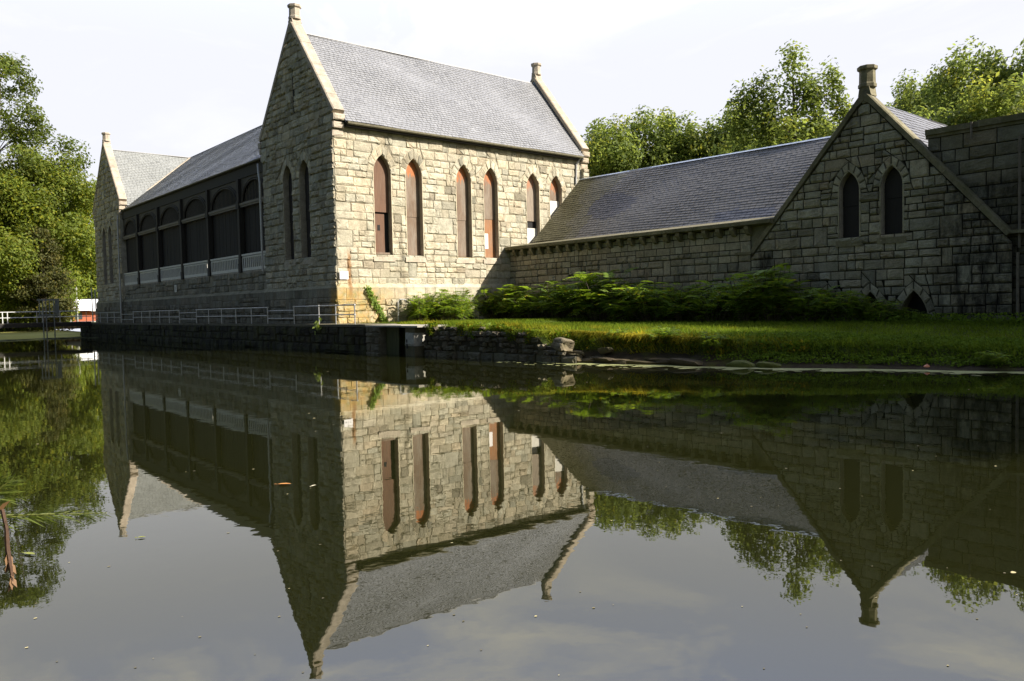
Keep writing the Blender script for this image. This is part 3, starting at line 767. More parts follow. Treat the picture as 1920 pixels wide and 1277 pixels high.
mb = MB(); mb.add([(50.5, Y0+1.5, 1), (50.5, 5, 1), (50.5, 5, 6.8), (50.5, Y0+1.5, 6.8)], [(0, 1, 2, 3)]); mb.add([(46.9, GR, 1), (46.9, GL, 1), (46.9, GL, 5), (46.9, GM, 11.8), (46.9, GR, 5)], [(0, 1, 2, 3, 4)])
mb.add([(XF, Y0+1.5, 1), (50.5, Y0+1.5, 1), (50.5, Y0+1.5, 6.8), (45.1, Y0+1.5, 12.1), (XF, Y0+1.5, 11.5)], [(0, 1, 2, 3, 4)]); mb.build('rear_wall', M_stone_sh, AN)

PW = thing('parapet_block', (38, 8, 1.2), 'tall dark flat-topped stone block right of the annex gable', 'building')
P8 = frame((37.95, 15.42, 0), (0, -1, 0), (-1, 0, 0))
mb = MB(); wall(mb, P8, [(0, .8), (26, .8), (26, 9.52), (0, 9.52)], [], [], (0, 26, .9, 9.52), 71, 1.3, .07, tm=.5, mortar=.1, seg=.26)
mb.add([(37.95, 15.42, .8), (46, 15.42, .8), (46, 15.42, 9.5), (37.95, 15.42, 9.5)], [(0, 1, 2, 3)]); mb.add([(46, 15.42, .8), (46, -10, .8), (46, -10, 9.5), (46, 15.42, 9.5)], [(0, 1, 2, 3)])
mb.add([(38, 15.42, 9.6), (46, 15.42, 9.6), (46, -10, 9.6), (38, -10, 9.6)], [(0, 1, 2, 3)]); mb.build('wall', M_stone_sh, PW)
mb = MB(); y = 15.5
while y > -9:
    l = rng.uniform(2.0, 3.2); g = rng.uniform(.8, 1.1); z_ = 9.92+rng.uniform(-.03, .03)
    mb.box((37.78, y-l+.01, 9.66), (39, y-.01, z_), (g, g, g)); mb.box((37.86, y-l+.01, 9.52), (39, y-.01, 9.655), (g*.9,)*3); y -= l
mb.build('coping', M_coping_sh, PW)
mb = MB(); mb.tube([(37.8, 11.72, 9.0), (37.8, 11.72, 4.4)], .06, 7); mb.tube([(37.62, 11.72, 4.2), (37.62, 11.72, 1.3)], .06, 7); mb.build('downpipe', M_pipe_d, PW)
mb = MB(); mb.tube([(37.72, 13.55, 9.9), (37.72, 13.55, 9.2)], .05, 6); mb.build('overflow_pipe', M_pipe_d, PW)
# ================================================================== ground, water, banks
WLY = [(-80, 46), (-20, 35), (0, 31), (8.67, 28.44), (11.25, 27.68), (13.35, 26.79), (15.8, 25.73), (17.6, 25.1), (19.7, 24.65), (23.2, 23.8), (26.1, 23.45), (30.3, 23.4), (33.8, 23.2), (39.5, 22.75)]
LIP = [(-80, .6), (5, .62), (11, .70), (15, .90), (20, 1.08), (25, 1.33), (31, 1.47), (34, 1.52), (40, 1.52)]
def itp(tab, y): return float(np.interp(y, [a for a, b in tab], [b for a, b in tab]))
def h2(x, y):
    return (math.sin(x*1.7+y*2.1)+math.sin(x*3.9-y*2.7+1.3)*.6+math.sin(x*.8+y*5.3+.7)*.5+math.sin(y*9.1+x*7.7)*.25)/2.35
def wl(y): return itp(WLY, y)+.22*h2(3.1, y*.8)*(1 if y < 33 else 0)
DS = [-2.5, -.8, -.2, 0, .12, .25, .4, .55, .7, .9, 1.15, 1.5, 2, 2.7, 3.5, 4.5, 5.7, 7, 8.5, 10, 12, 14, 17, 40, 120, 600]
def ground_h(d, y, x=0):
    lp = itp(LIP, y); rub = min(1, max(0, (y-24)/4))        # 1 = rubble-faced, 0 = earth bank
    if d <= 0: return d*.6
    top = 1.30 if y < 34 else 1.5
    soft = float(np.interp(d, [0, .12, .4, .9, 1.15, 1.5, 2.2], [0, .10, .20, .42, .75, .92, 1.0]))
    hard = float(np.interp(d, [0, .12, .4, .7, 1.5], [0, .45, .9, 1.0, 1.0]))
    if d < 2.2:
        z = lp*(soft*(1-rub)+hard*rub) + .07*h2(d*3+9, y*2.3)*min(1, d*2)
    else:
        z = lp+(top-lp)*min(1, (d-2.2)/7) + .03*h2(d*1.3, y)
    return z
def ground_at_xy(x, y): return ground_h(x-wl(y), y)
ys = [-80, -60, -40, -25, -15, -8, -3]+[0+.3*i for i in range(132)]
ys = [y for y in ys if y <= 39.4]+[39.4]
V = []; 
for y in ys:
    w_ = wl(y)
    for d in DS:
        dd = d+.12*h2(d+2, y*1.9)*(1 if 0 < d < 2 else 0)
        V.append((w_+dd, y, ground_h(d, y)))
nd = len(DS); Q = [(i*nd+j, (i+1)*nd+j, (i+1)*nd+j+1, i*nd+j+1) for i in range(len(ys)-1) for j in range(nd-1)]
def mat_bank():
    mt, nt, out = nmat('bank_earth_and_turf'); b = NB(nt); p = b.pos(); sep = b.n('SeparateXYZ', i_0=p)
    n = b.noise(p, 1.1, 6, .65); n2 = b.noise(p, 7, 5, .7)
    turf = b.mix(n2, (.045, .07, .010), (.09, .115, .02)); turf = b.mix(b.ramp(n, [(.5, 0.), (.68, .8)]), turf, (.13, .10, .04))
    mud = b.mix(n2, (.025, .02, .012), (.07, .055, .035)); mud = b.mix(b.ramp(n, [(.5, 0.), (.6, .8)]), mud, (.06, .065, .015))
    nz = b.n('SeparateXYZ', i_0=b.n('NewGeometry').outputs['Normal']).outputs[2]
    k = b.mrange(b.math('ADD', sep.outputs[2], b.math('MULTIPLY', n, .5)), .6, .9)
    c = b.mix(k, mud, turf)
    pr = b.n('BsdfPrincipled', i_Roughness=.95); nt.links.new(c, pr.inputs['Base Color']); pr.inputs['Specular IOR Level'].default_value = .15
    nt.links.new(b.bump(n2, .6, .08), pr.inputs['Normal']); nt.links.new(pr.outputs[0], out.inputs[0]); return mt
M_bank = mat_bank()
mb = MB(); mb.add(V, Q); o = mb.build('bank', M_bank, smooth=True); _tag(o, kind='structure')
# land beyond the house, far lawn, our own bank
M_lawn = mat_plain('lawn', (.13, .145, .035), .95, var=.4, sc=2)
mb = MB(); mb.add([(24.2, 39.4, 1.48), (800, 39.4, 1.25), (800, 900, 1.25), (24.2, 900, 1.25)], [(0, 1, 2, 3)]); o = mb.build('ground', M_lawn); _tag(o, kind='structure')
V = []; xs = [-500, -120, -40, -10, 0, 5, 9, 12, 15, 18, 21, 24.3]; rows = [(0, -.4), (1.0, .02), (3, .30), (9, .45), (20, .52), (32, .6), (34, 1.0), (60, 1.4), (700, 1.5)]
for dy, z in rows:
    for x in xs: V.append((x, 102.3+dy+.5*math.sin(x*.7)*(dy < 10), z+(.03*math.sin(x*1.9+dy) if dy > .5 else 0)))
n_ = len(xs); mb = MB(); mb.add(V, [(i*n_+j, i*n_+j+1, (i+1)*n_+j+1, (i+1)*n_+j) for i in range(len(rows)-1) for j in range(n_-1)])
M_field = mat_plain('sunny_grass', (.26, .25, .05), .95, var=.35, sc=.6, grain=(.15, 1, 1)); o = mb.build('lawn', M_field); _tag(o, kind='structure')  # sunlight on the far lawn is put into this yellowed colour
V = []; 
for k, z in ((1.4, -.5), (.4, .5), (-3, .9), (-30, 1.3), (-400, 3)):
    for s_ in (-400, -60, -20, -6, 0, 6, 20, 60, 400): V.append((.649*k+.761*s_, .761*k-.649*s_, z))
mb = MB(); mb.add(V, [(i*9+j, (i+1)*9+j, (i+1)*9+j+1, i*9+j+1) for i in range(4) for j in range(8)]); o = mb.build('shore', M_bank); _tag(o, kind='structure')

def mat_water():
    mt, nt, out = nmat('pond_water'); b = NB(nt); p = b.pos()
    h = b.math('ADD', b.noise(b.scale(p, (1, 1, 1)), .9, 3, .5), b.math('MULTIPLY', b.noise(p, 4.5, 2, .5), .25))
    nrm = b.bump(b.math('MULTIPLY', h, b.ramp(b.noise(p, .13, 3, .5), [(.35, .6), (.65, 1.6)])), .12, .013)
    fr = b.n('Fresnel', i_IOR=1.8, i_Normal=nrm)
    df = b.n('BsdfDiffuse'); df.inputs[0].default_value = (.0115, .0125, .0035, 1)
    gl = b.n('BsdfGlossy', i_Roughness=.012, i_Normal=nrm); gl.inputs[0].default_value = (.98, .97, .90, 1)
    mx = b.n('MixShader', i_Fac=fr.outputs[0]); nt.links.new(df.outputs[0], mx.inputs[1]); nt.links.new(gl.outputs[0], mx.inputs[2])
    nt.links.new(mx.outputs[0], out.inputs[0]); return mt
mb = MB(); mb.add([(-400, -400, 0), (60, -400, 0), (60, 110, 0), (-400, 110, 0)], [(0, 1, 2, 3)]); o = mb.build('water', mat_water()); _tag(o, kind='structure')
# pond scum along the right bank
prg = random.Random(3); mb = MB()
def scum_strip(ya, yb, wf, d0=-.05):
    y = ya; A = []
    while y <= yb: A.append(y); y += .22
    o_ = len(mb.v); vs = []; fs = []
    for i, y in enumerate(A):
        f = wf(y); a = wl(y)-d0*0+.08; w_ = max(.02, f*(1+.55*h2(y*2.2, 4)+.25*prg.uniform(-1, 1)))
        vs += [(a, y, .008), (a-w_, y, .008)]
        if i: fs.append((2*i-2, 2*i, 2*i+1, 2*i-1))
    mb.add(vs, fs)
scum_strip(2, 26.3, lambda y: .25+.75*max(0, min(1, (26.3-y)/3))*(1 if y > 12 else max(.1, (y-2)/10)))
for _ in range(150):
    y = prg.uniform(6, 27); x = wl(y)-prg.uniform(.1, 1.5)**1.5; r_ = prg.uniform(.03, .16)
    mb.add([(x+r_*math.cos(t)*prg.uniform(.5, 1), y+r_*1.8*math.sin(t)*prg.uniform(.5, 1), .009) for t in (0, 1, 2, 3, 4, 5)], [(0, 1, 2, 3, 4, 5)])
o = mb.build('duckweed', mat_plain('duckweed', (.26, .27, .10), .9, var=.5, sc=6)); _tag(o, 'yellow-green scum floating along the foot of the right bank', None, None, 'stuff')
mb = MB()
for k in range(150):
    x0_ = 96+prg.uniform(-1.5, 6); xx = prg.uniform(13, 22.4); r_ = prg.uniform(.1, .5)
    mb.add([(xx+r_*math.cos(t)*2, x0_+r_*math.sin(t), .008) for t in (0, 1, 2, 3, 4, 5)], [(0, 1, 2, 3, 4, 5)])
o = mb.build('algae', mat_plain('algae', (.10, .115, .04), .9, var=.4)); _tag(o, 'thin green algae film on the far water by the sluice', None, None, 'stuff')

# terrace wall with its landing stage recess
TW = thing('retaining_wall', (22.5, 60, 0), 'dark mossy stone retaining wall under the railed terrace at the water edge', 'wall')
PT = frame((22.45, 104, 0), (0, -1, 0), (-1, 0, 0))
mb = MB(); TL = 104-38.65
wall(mb, PT, [(0, -1), (TL, -1), (TL, 1.45), (0, 1.45)], [], [], (0, TL, -.6, 1.45), 81, 1.45, .11, seg=.33, spread=.45, mortar=.3, tm=.36)
mb.add([(22.45, 38.65, -1), (24, 38.65, -1), (24, 38.65, 1.45), (22.45, 38.65, 1.45)], [(0, 1, 2, 3)]); mb.build('wall', M_stone_wet, TW)
mb = MB(); y = 103.9
while y > 38.7:
    l = prg.uniform(1.2, 2.4); g = prg.uniform(.8, 1.15); mb.box((22.36, max(38.6, y-l)+.01, 1.452), (24.4, y-.01, 1.6+prg.uniform(-.012, .012)), (g, g, g)); y -= l
mb.build('coping', mat_stone('stone_terrace', (.16, .145, .105), .6, moss_olive=.4, bump=.3), TW)
LS = thing('sluice_recess', (22.6, 36.5, 0), 'narrow sluice slot with mossy boarded gate between stone piers', 'sluice')
mb = MB(); wall(mb, frame((22.42, 38.6, 0), (0, -1, 0), (-1, 0, 0)), [(0, -1), (1.45, -1), (1.45, 1.47), (0, 1.47)], [], [], (0, 1.45, -.5, 1.47), 83, 1.0, .1)
mb.box((22.43, 37.15, -1), (24, 38.59, 1.46)); mb.build('stone_pier', M_rubble, LS)
mb = MB(); y = 35.85
while y < 37.1: mb.box((22.75, y, -1), (22.82, min(y+.2, 37.1)-.01, 1.46)); y += .2
mb.build('gate_board', M_mossbd, LS)
mb = MB(); mb.box((23.5, 34.7, -1), (23.6, 35.85, 1.4)); mb.build('back_wall', M_dark, LS)
mb = MB(); rr = random.Random(4)
q = MB(); q.box((22.47, 33.95, -1), (23.9, 34.8, .5), (.8, .8, .7)); q.box((22.5, 33.93, 1.19), (23.9, 34.84, 1.46), (1, .95, .8)); q.build('pier_base', M_rubble, LS)
stone(mb, [(0, .5), (.85, .5), (.8, 1.2), (.05, 1.22)], frame((22.46, 34.8, 0), (0, -1, 0), (-1, 0, 0)), rr, (1.15, 1.15, 1.12), .05, .15)
mb.box((22.47, 33.97, .51), (23.9, 34.78, 1.18), (.9, .9, .88)); mb.build('whitewashed_pier', M_limew, LS)
mb = MB(); mb.box((22.40, 34.52, .38), (22.43, 34.62, .85)); mb.build('crack', M_dark, LS)
mb = MB(); mb.box((22.36, 33.5, 1.465), (24.2, 35.0, 1.545)); mb.box((22.38, 35.002, 1.47), (24.2, 38.6, 1.56), (.9, .9, .9)); mb.build('capstone', M_conc, LS)

# rubble wall and boulders
RW = thing('rubble_wall', (23.3, 30, 0), 'low broken rubble wall under the grass edge right of the sluice', 'wall')
mb = MB(); rr = random.Random(12)
def rock(mb, c, r, rr, col=(1, 1, 1), sub=2):
    import bmesh
    ex = .75 if col[1] > col[0] else .6
    bm = bmesh.new(); bmesh.ops.create_icosphere(bm, subdivisions=sub, radius=1)
    ph = [rr.uniform(0, 6) for _ in range(6)]; rz = Matrix.Rotation(rr.uniform(-.35, .35), 3, 'Z') @ Matrix.Rotation(rr.uniform(-.15, .15), 3, 'X')
    vs = []
    for v in bm.verts:
        p = v.co.copy()
        q = Vector([math.copysign(abs(t)**ex, t) for t in p]); 
        k = 1+.13*math.sin(3*p.x+ph[0])*math.cos(2.5*p.y+ph[1])+.12*math.sin(4*p.z+ph[2]+2*p.x)+rr.uniform(-.05, .05)
        q = rz @ Vector((q.x*r[0]*k, q.y*r[1]*k, q.z*r[2]*k)); vs.append((c[0]+q.x, c[1]+q.y, c[2]+q.z))
    fs = [tuple(v.index for v in f.verts) for f in bm.faces]; bm.free(); mb.add(vs, fs, col)
PR = frame((23.02, 33.8, 0), (.03, -.99955, 0), (-.99955, -.03, 0))
TOP = lambda u: itp(LIP, 33.8-u)-.10-.07*math.sin(u*2.3)-.05*math.sin(u*5.1+1)-(max(0, u-7.2)*.28)
us = [.25*k for k in range(43)]
wall(mb, PR, [(0, -.8), (10.5, -.8)]+[(u, TOP(u)) for u in us[::-1]], [], [], (0, 10.5, -.5, .32), 91, 1.1, .15, tm=1.0, mortar=.3, seg=.2, spread=.35)
for c in cells(0, 10.5, .32, 1.5, rr, .74):
    um_ = (c[0][0]+c[2][0])/2
    if c[2][1] > TOP(um_)+.12: continue
    c = [(u+rr.uniform(-.045, .045), z+rr.uniform(-.045, .045)) for u, z in c]
    if area(c) < .02 or rr.random() < .03: continue
    tb = rr.uniform(-.2, .10); t = rnd_tint(rr, .38); stone(mb, c, (lambda u, z, d, tb=tb: PR(u, z, d+tb)), rr, tuple(v*1.05 for v in t), .16, .16)
for k in range(16):
    y = rr.uniform(22.6, 26.5); g = rr.uniform(.5, 1.0); rock(mb, (wl(y)+rr.uniform(.15, .5), y, rr.uniform(.05, .55)), (.2, rr.uniform(.18, .5), rr.uniform(.08, .18)), rr, (g, g*.95, g*.85))
for k in range(11):
    y = 19.2+.62*k+rr.uniform(-.3, .3); g = rr.uniform(.35, .75); rock(mb, (wl(y)+rr.uniform(.1, .35), y, rr.uniform(.02, .22)), (.3, rr.uniform(.5, 1.0), rr.uniform(.07, .15)), rr, (g*1.15, g, g*.8))
mb.build('rubble_stones', M_rubble, RW)
BLD = [((23.55, 24.35, .72), (.35, .62, .26), 'pale flat boulder jutting from the bank below the dry grass tuft'), ((23.6, 25.3, .42), (.35, .55, .22), 'brown tilted rock beneath the pale flat boulder'),
        
        ((25.5, 17.0, .02), (.3, .55, .24), 'first of two mossy humps beside the scum line'), ((25.8, 16.0, .02), (.3, .42, .2), 'smaller mossy hump farther right beside the scum line')]
for i, (c, r, lab) in enumerate(BLD):
    mb = MB(); g = 1.15 if i == 0 else rr.uniform(.8, 1.2); rock(mb, c, r, rr, (g, g*.95, g*.85) if i < 2 else (.8, 1, .35), 3); o = mb.build('boulder', M_rubble, None, base=c); _tag(o, lab, 'boulder', 'boulders along the bank')

# ------------------------------------------------------------------ railings
def railing(ys, x, z0, zt, zm, label, ext=(0, 0), group='railings along the terrace', r=.032):
    t = thing('pipe_railing', (x, (ys[0]+ys[-1])/2, z0), label, 'railing', group)
    for y in ys:
        mb = MB(); mb.tube([(x, y, z0-.05), (x, y, zt+.03)], r*1.1, 7); mb.box((x-.05, y-.05, zt-.03), (x+.05, y+.05, zt+.05)); mb.box((x-.05, y-.05, zm-.04), (x+.05, y+.05, zm+.04)); mb.build('post', M_galv, t)
    for z in (zt, zm):
        mb = MB(); mb.tube([(x, ys[0]+ext[0], z), (x, ys[-1]-ext[1], z)], r, 7); mb.build('rail', M_galv, t)
railing([47.84, 44.45, 42.34, 40.12], 22.6, ZT, 2.70, 2.15, 'grey pipe railing nearest the sunlit corner, four posts')
railing([65.59, 62.9, 60.2, 57.4, 54.6, 51.87], 22.6, ZT, 2.70, 2.15, 'grey pipe railing with six posts in front of the right end of the balustrade')
railing([83.13, 80.4, 77.8, 75.0, 72.36, 69.71], 22.6, ZT, 2.70, 2.15, 'grey pipe railing with six posts below the small upright plate')
railing([98.6, 95.47, 92.62, 89.92, 87.35], 22.6, ZT, 2.70, 2.15, 'far grey pipe railing in front of the left wing')
for ya, yb, lab in ((51.8, 47.9, 'low two-bar gate rail filling the gap nearest the sunlit corner'), (69.65, 65.65, 'low two-bar gate rail filling the middle gap of the railings'), (87.3, 83.2, 'low two-bar gate rail filling the gap beside the left wing')):
    t = thing('gate_rail', (22.6, (ya+yb)/2, ZT), lab, 'railing', 'low gate rails between the railings')
    for z in (2.47, 1.96): mb = MB(); mb.tube([(22.6, ya, z), (22.6, yb, z)], .028, 7); mb.build('rail', M_galv, t)

# ------------------------------------------------------------------ footbridge, sluice frame, poles, house on the left
YB = 98.6
BR = thing('footbridge', (12, YB, 1.6), 'dark decked footbridge with white pipe railings left of the pump house', 'bridge')
mb = MB(); mb.box((-30, YB-.1, 1.55), (22.4, YB+1.4, 1.78)); mb.build('deck', mat_plain('dark_deck', (.05, .045, .035), .85, var=.4), BR)
mb = MB(); mb.box((-30, YB-.16, 1.30), (22.4, YB-.04, 1.66)); mb.build('girder', M_frame, BR)
M_wrail = mat_plain('white_railing_paint', (.62, .63, .60), .5, var=.15)
for i, (x, big) in enumerate([(21.9, 0), (20.9, 0), (19.3, 0), (17.6, 0), (17.1, 0), (14.4, 1), (13.95, 1), (11, 1), (8, 1), (4, 1), (0, 1), (-5, 1), (-10, 1)]):
    mb = MB(); mb.tube([(x, YB, 1.7), (x, YB, 2.98)], .05 if big else .032, 6); mb.build('post', M_wrail if big else M_galv, BR)
for z in (2.96, 2.36): mb = MB(); mb.tube([(-30, YB, z), (22.4, YB, z)], .045, 6); mb.build('rail', M_wrail, BR)
SF = thing('sluice_gantry', (18.0, YB-.8, 0), 'tall grey steel sluice frame of close upright bars beside the footbridge', 'sluice frame')
mb = MB()
for x in (17.25, 17.55, 17.85, 18.2, 18.6, 18.95): mb.tube([(x, YB-.8, -.5 if x in (17.55, 17.85, 18.6) else 2.4), (x, YB-.8, 4.25-.1*(x > 18.5))], .055, 6)
mb.build('upright', mat_plain('blue_grey_steel', (.13, .15, .15), .5, .4, var=.3), SF)
mb = MB(); mb.box((17.05, YB-.86, 4.12), (19.15, YB-.74, 4.3)); mb.box((17.1, YB-.87, 2.5), (19.1, YB-.73, 2.66)); mb.box((18.7, YB-.84, 2.7), (19.1, YB-.76, 4.1)); mb.build('crossbeam', bpy.data.materials['blue_grey_steel'], SF)
for x, lab in ((22.62, 'taller of the two slim steel poles at the left wing corner'), (22.98, 'shorter slim steel pole beside the left wing corner')):
    h = 5.5 if x < 22.8 else 5.3
    mb = MB(); mb.tube([(x, YB+.3, 1.5), (x, YB+.3, h)], .06, 7); mb.box((x-.12, YB+.18, 1.6), (x+.12, YB+.42, 1.66)); mb.tube([(x, YB+.3, h), (x, YB+.3, h+.04)], [.08, .03], 7); o = mb.build('steel_pole', M_galv, None, base=(x, YB+.3, 1.6)); _tag(o, lab, 'pole', 'steel poles by the left wing')
# corrugated barrier on the far lawn and pale slab
t = thing('corrugated_barrier', (22, 136, .7), 'low grey corrugated barrier across the far lawn under the footbridge', 'barrier')
mb = MB(); vs = []; fs = []
for i in range(140):
    x = 17+i*.16; vs += [(x, 136+.06*math.sin(i*1.3), .5), (x, 136+.06*math.sin(i*1.3), 1.5)]
    if i: fs.append((2*i-2, 2*i, 2*i+1, 2*i-1))
mb.add(vs, fs); mb.build('sheet', M_galv, t); mb = MB(); mb.tube([(17, 136, 1.52), (39.3, 136, 1.52)], .05, 6); mb.build('top_rail', M_galv, t)
mb = MB(); mb.box((2, 133.5, .45), (20.6, 135, 1.15)); mb.box((2, 133.4, 1.15), (20.7, 135.1, 1.3)); o = mb.build('concrete_wall', M_conc, None, base=(10, 134, .5)); _tag(o, 'pale low concrete wall on the far lawn at the left edge', 'wall')
HB = ray(146, 590); 
def hp(px, t, z): return ground_at(px, t, z)
t = thing('brick_house', (30, 145, 1.3), 'small red brick house with bright white roof beyond the footbridge', 'house')
mb = MB(); mb.box((26.2, 150, 1.0), (44, 160, 3.35)); mb.build('wall', M_brick, t)
mb = MB(); mb.add([(25.4, 149.2, 3.3), (45, 149.2, 3.3), (44, 155, 5.3), (27.2, 155, 5.3), (25.4, 160.8, 3.3), (45, 160.8, 3.3)], [(0, 1, 2, 3), (3, 2, 5, 4), (0, 3, 4), (1, 5, 2)]); mb.box((25.4, 149.2, 3.18), (45, 149.4, 3.3)); mb.build('roof', mat_plain('white_metal_roof', (.86, .86, .86), .5, var=.05), t)
for x in (28.2, 31.6): mb = MB(); mb.box((x, 149.9, 1.9), (x+1.1, 149.99, 3.0)); mb.build('window', mat_plain('window_glass_grey%d' % int(x), (.05, .06, .07), .15), t)
mb = MB(); mb.box((30.0, 149.9, 1.1), (30.9, 149.98, 3.05)); mb.build('door', M_white, t)
for x, lab in ((29.5, 'left of two grey utility poles in front of the white roof'), (30.5, 'right of two grey utility poles in front of the white roof')):
    mb = MB(); mb.tube([(x, 143, 1), (x, 143, 7.2)], [.11, .07], 7); mb.box((x-.28, 142.8, 4.3), (x+.05, 143.1, 5.1)); mb.box((x-.2, 142.95, 6.7), (x+.2, 143.05, 6.78)); o = mb.build('utility_pole', M_galv, None, base=(x, 143, 1.2)); _tag(o, lab, 'pole', 'utility poles by the house')

# ================================================================== vegetation
def leaf_quads(P_, Nrm, S_, rs, asp=.5):
    n = len(P_); Nrm = Nrm/np.linalg.norm(Nrm, axis=1, keepdims=True)
    a = rs.normal(size=(n, 3)); a -= Nrm*np.sum(a*Nrm, 1, keepdims=True); a /= np.linalg.norm(a, axis=1, keepdims=True); b_ = np.cross(Nrm, a)
    S_ = S_[:, None]
    V_ = np.stack([P_-a*S_*.5, P_+b_*S_*asp*.5-a*S_*.08+Nrm*S_*.06, P_+a*S_*.5-Nrm*S_*.05, P_-b_*S_*asp*.5-a*S_*.08+Nrm*S_*.06], 1).reshape(-1, 3)
    return V_, np.arange(n*4).reshape(n, 4)
def crown(name, lobes, ncl, per, size, seed, mat, clr=1.0, shell=.5, yel=.15, up=.5, flat=.8):
    rs = np.random.RandomState(seed); W = np.array([l[6] for l in lobes], float); W /= W.sum()
    idx = rs.choice(len(lobes), ncl, p=W); L_ = np.array([l[:6] for l in lobes], float)[idx]
    d = rs.normal(size=(ncl, 3)); d /= np.linalg.norm(d, axis=1, keepdims=True); rr_ = shell+(1-shell)*rs.rand(ncl)**.6
    CC = L_[:, :3]+d*L_[:, 3:6]*rr_[:, None]
    cr = clr*rs.uniform(.6, 1.35, ncl)
    k = rs.choice(ncl, ncl*per, p=cr**2/np.sum(cr**2))
    off_ = rs.normal(size=(len(k), 3)); on = np.linalg.norm(off_, axis=1, keepdims=True); off_ = off_/on*np.minimum(on, 1.9)*.62
    off_[:, 2] *= flat
    Pp = CC[k]+off_*cr[k][:, None]
    out = d[k]*.7+off_*.5+np.array([0, 0, up])
    Nn = rs.normal(size=Pp.shape)*.75+out
    S_ = size*rs.uniform(.6, 1.35, len(k))
    V_, Q_ = leaf_quads(Pp, Nn, S_, rs)
    g = rs.uniform(.7, 1.3, len(k))*rs.uniform(.8, 1.2, ncl)[k]; yl = (rs.rand(len(k)) < yel)*rs.uniform(.3, 1, len(k))
    ycl = (rs.rand(ncl) < .08)[k]*rs.uniform(0, .8, len(k)); yl = np.maximum(yl, ycl)
    C_ = np.stack([g*(1+.65*yl), g*(1+.25*yl), g*(1-.3*yl)], 1); C_ = np.repeat(C_, 4, 0)
    return np_mesh(name, V_, Q_, C_, mat), CC
def trunk_mesh(name, H, r, CC, seed, lean=0.0, nl=14):
    rr = random.Random(seed); mb = MB(); n = 7
    pts = [(lean*H*(i/n)**1.5+rr.uniform(-.15, .15)*(i > 0), rr.uniform(-.15, .15)*(i > 0), H*i/n-.3*(i == 0)) for i in range(n+1)]
    mb.tube(pts, [r*(1.25 if i == 0 else (1-.8*i/n)) for i in range(n+1)], 8)
    cc = [Vector(c) for c in CC]; rr.shuffle(cc)
    for c in cc[:nl]:
        zb = min(H*.95, max(H*.18, c.z-rr.uniform(.25, .6)*math.hypot(c.x, c.y)-1)); f = zb/H
        i0 = min(n-1, int(f*n)); a = Vector(pts[i0]).lerp(Vector(pts[i0+1]), f*n-i0); mid = a.lerp(c, .5)+Vector((rr.uniform(-.4, .4), rr.uniform(-.4, .4), rr.uniform(0, .8)))
        ra = r*(1-.8*f)*.5; mb.tube([a, a.lerp(mid, .5)+Vector((0, 0, .2)), mid, mid.lerp(c, .55), c], [ra, ra*.8, ra*.6, ra*.35, ra*.12], 5)
    me_ = mb.build(name, M_bark); d_ = me_.data; bpy.data.objects.remove(me_); return d_
M_lf_l = mat_leaf('leaf_yellow_green', (.13, .17, .024), .4)
M_lf_d = mat_leaf('leaf_deep_green', (.10, .135, .026), .4)
M_lf_r = mat_leaf('leaf_backlit_green', (.125, .17, .038), .5, (.31, .38, .07))
M_lf_c = mat_leaf('needle_dark', (.06, .065, .018), .2)
M_lf_s = mat_leaf('leaf_shrub', (.175, .255, .042), .42)
M_lf_near = mat_leaf('leaf_near_bank', (.16, .18, .05), .35)

def tree(name, loc, me_c, me_t, label, cat, group, rz=0, sc=1.0):
    t = thing(name, loc, label, cat, group, rz); t.scale = sc if hasattr(sc, '__len__') else (sc, sc, sc)
    put('crown', me_c, t); put('trunk', me_t, t); return t
LG = 'trees beyond the footbridge'; RG = 'trees behind the annex roof'
# left group, seen across the water
c_, CC = crown('crown_big', [(0, 0, 24, 8.5, 8, 9, 3), (8.5, 0, 23.5, 4.2, 5, 3.6, 1.1), (-5, 0, 33, 6, 7, 7, 1.6), (5, 0, 17, 7, 8, 6, 1.6), (4.2, 0, 29, 3.6, 4, 3.6, .7), (-8, 0, 40, 5, 6, 5, .9), (1.5, 0, 35, 3.2, 4, 4, .8)], 235, 135, .47, 1, M_lf_d, 1.25, .35)
tree('broadleaf_tree', ground_at(5, 112, .6), c_, trunk_mesh('trunk_big', 26, .6, CC, 1, nl=34), 'tallest loose dark green tree at the left edge, sky showing through', 'tree', LG, rz=-.707, sc=(1.0, 1.0, .985))
c_, CC = crown('crown_round', [(0, 0, 14.5, 8.2, 8.2, 6.6, 3), (-4, 2, 10, 6, 6, 4, 1), (5.5, -1, 11.5, 5, 5, 4, 1.2), (2, 0, 18, 5, 5, 4.4, 1)], 165, 260, .40, 2, M_lf_l, 1.6, .6, .25)
tr_ = trunk_mesh('trunk_round', 15, .4, CC, 2)
tB = tree('maple_tree', ground_at(82, 113, .8), c_, tr_, 'bright yellow-green round tree left of the far gable', 'tree', LG, sc=1.1)
copy_tree(tB, ground_at(-15, 106, .6), 2.0, (.95, .95, .95), 'bright yellow-green tree cut by the left edge of the photo, below the loose dark tree', LG)
copy_tree(tB, ground_at(158, 172, 1), 4.0, (1.35, 1.35, 1.3), 'yellow-green tree peeping out beside the far gable wall', LG)
c_, CC = crown('crown_cone', [(0, 0, 3.5, 3.4, 3.4, 3.2, 3), (0, 0, 7, 2.6, 2.6, 3, 2), (0, 0, 10, 1.6, 1.6, 2.6, 1.2), (0, 0, 12.4, .7, .7, 1.5, .5)], 95, 190, .34, 3, M_lf_c, 1.1, .6, .2, -.3, .45)
tree('conifer_tree', ground_at(84, 97.5+8, .5), c_, trunk_mesh('trunk_cone', 12.5, .28, CC, 3), 'dark brownish conical conifer in front of the bright round tree', 'tree', LG)
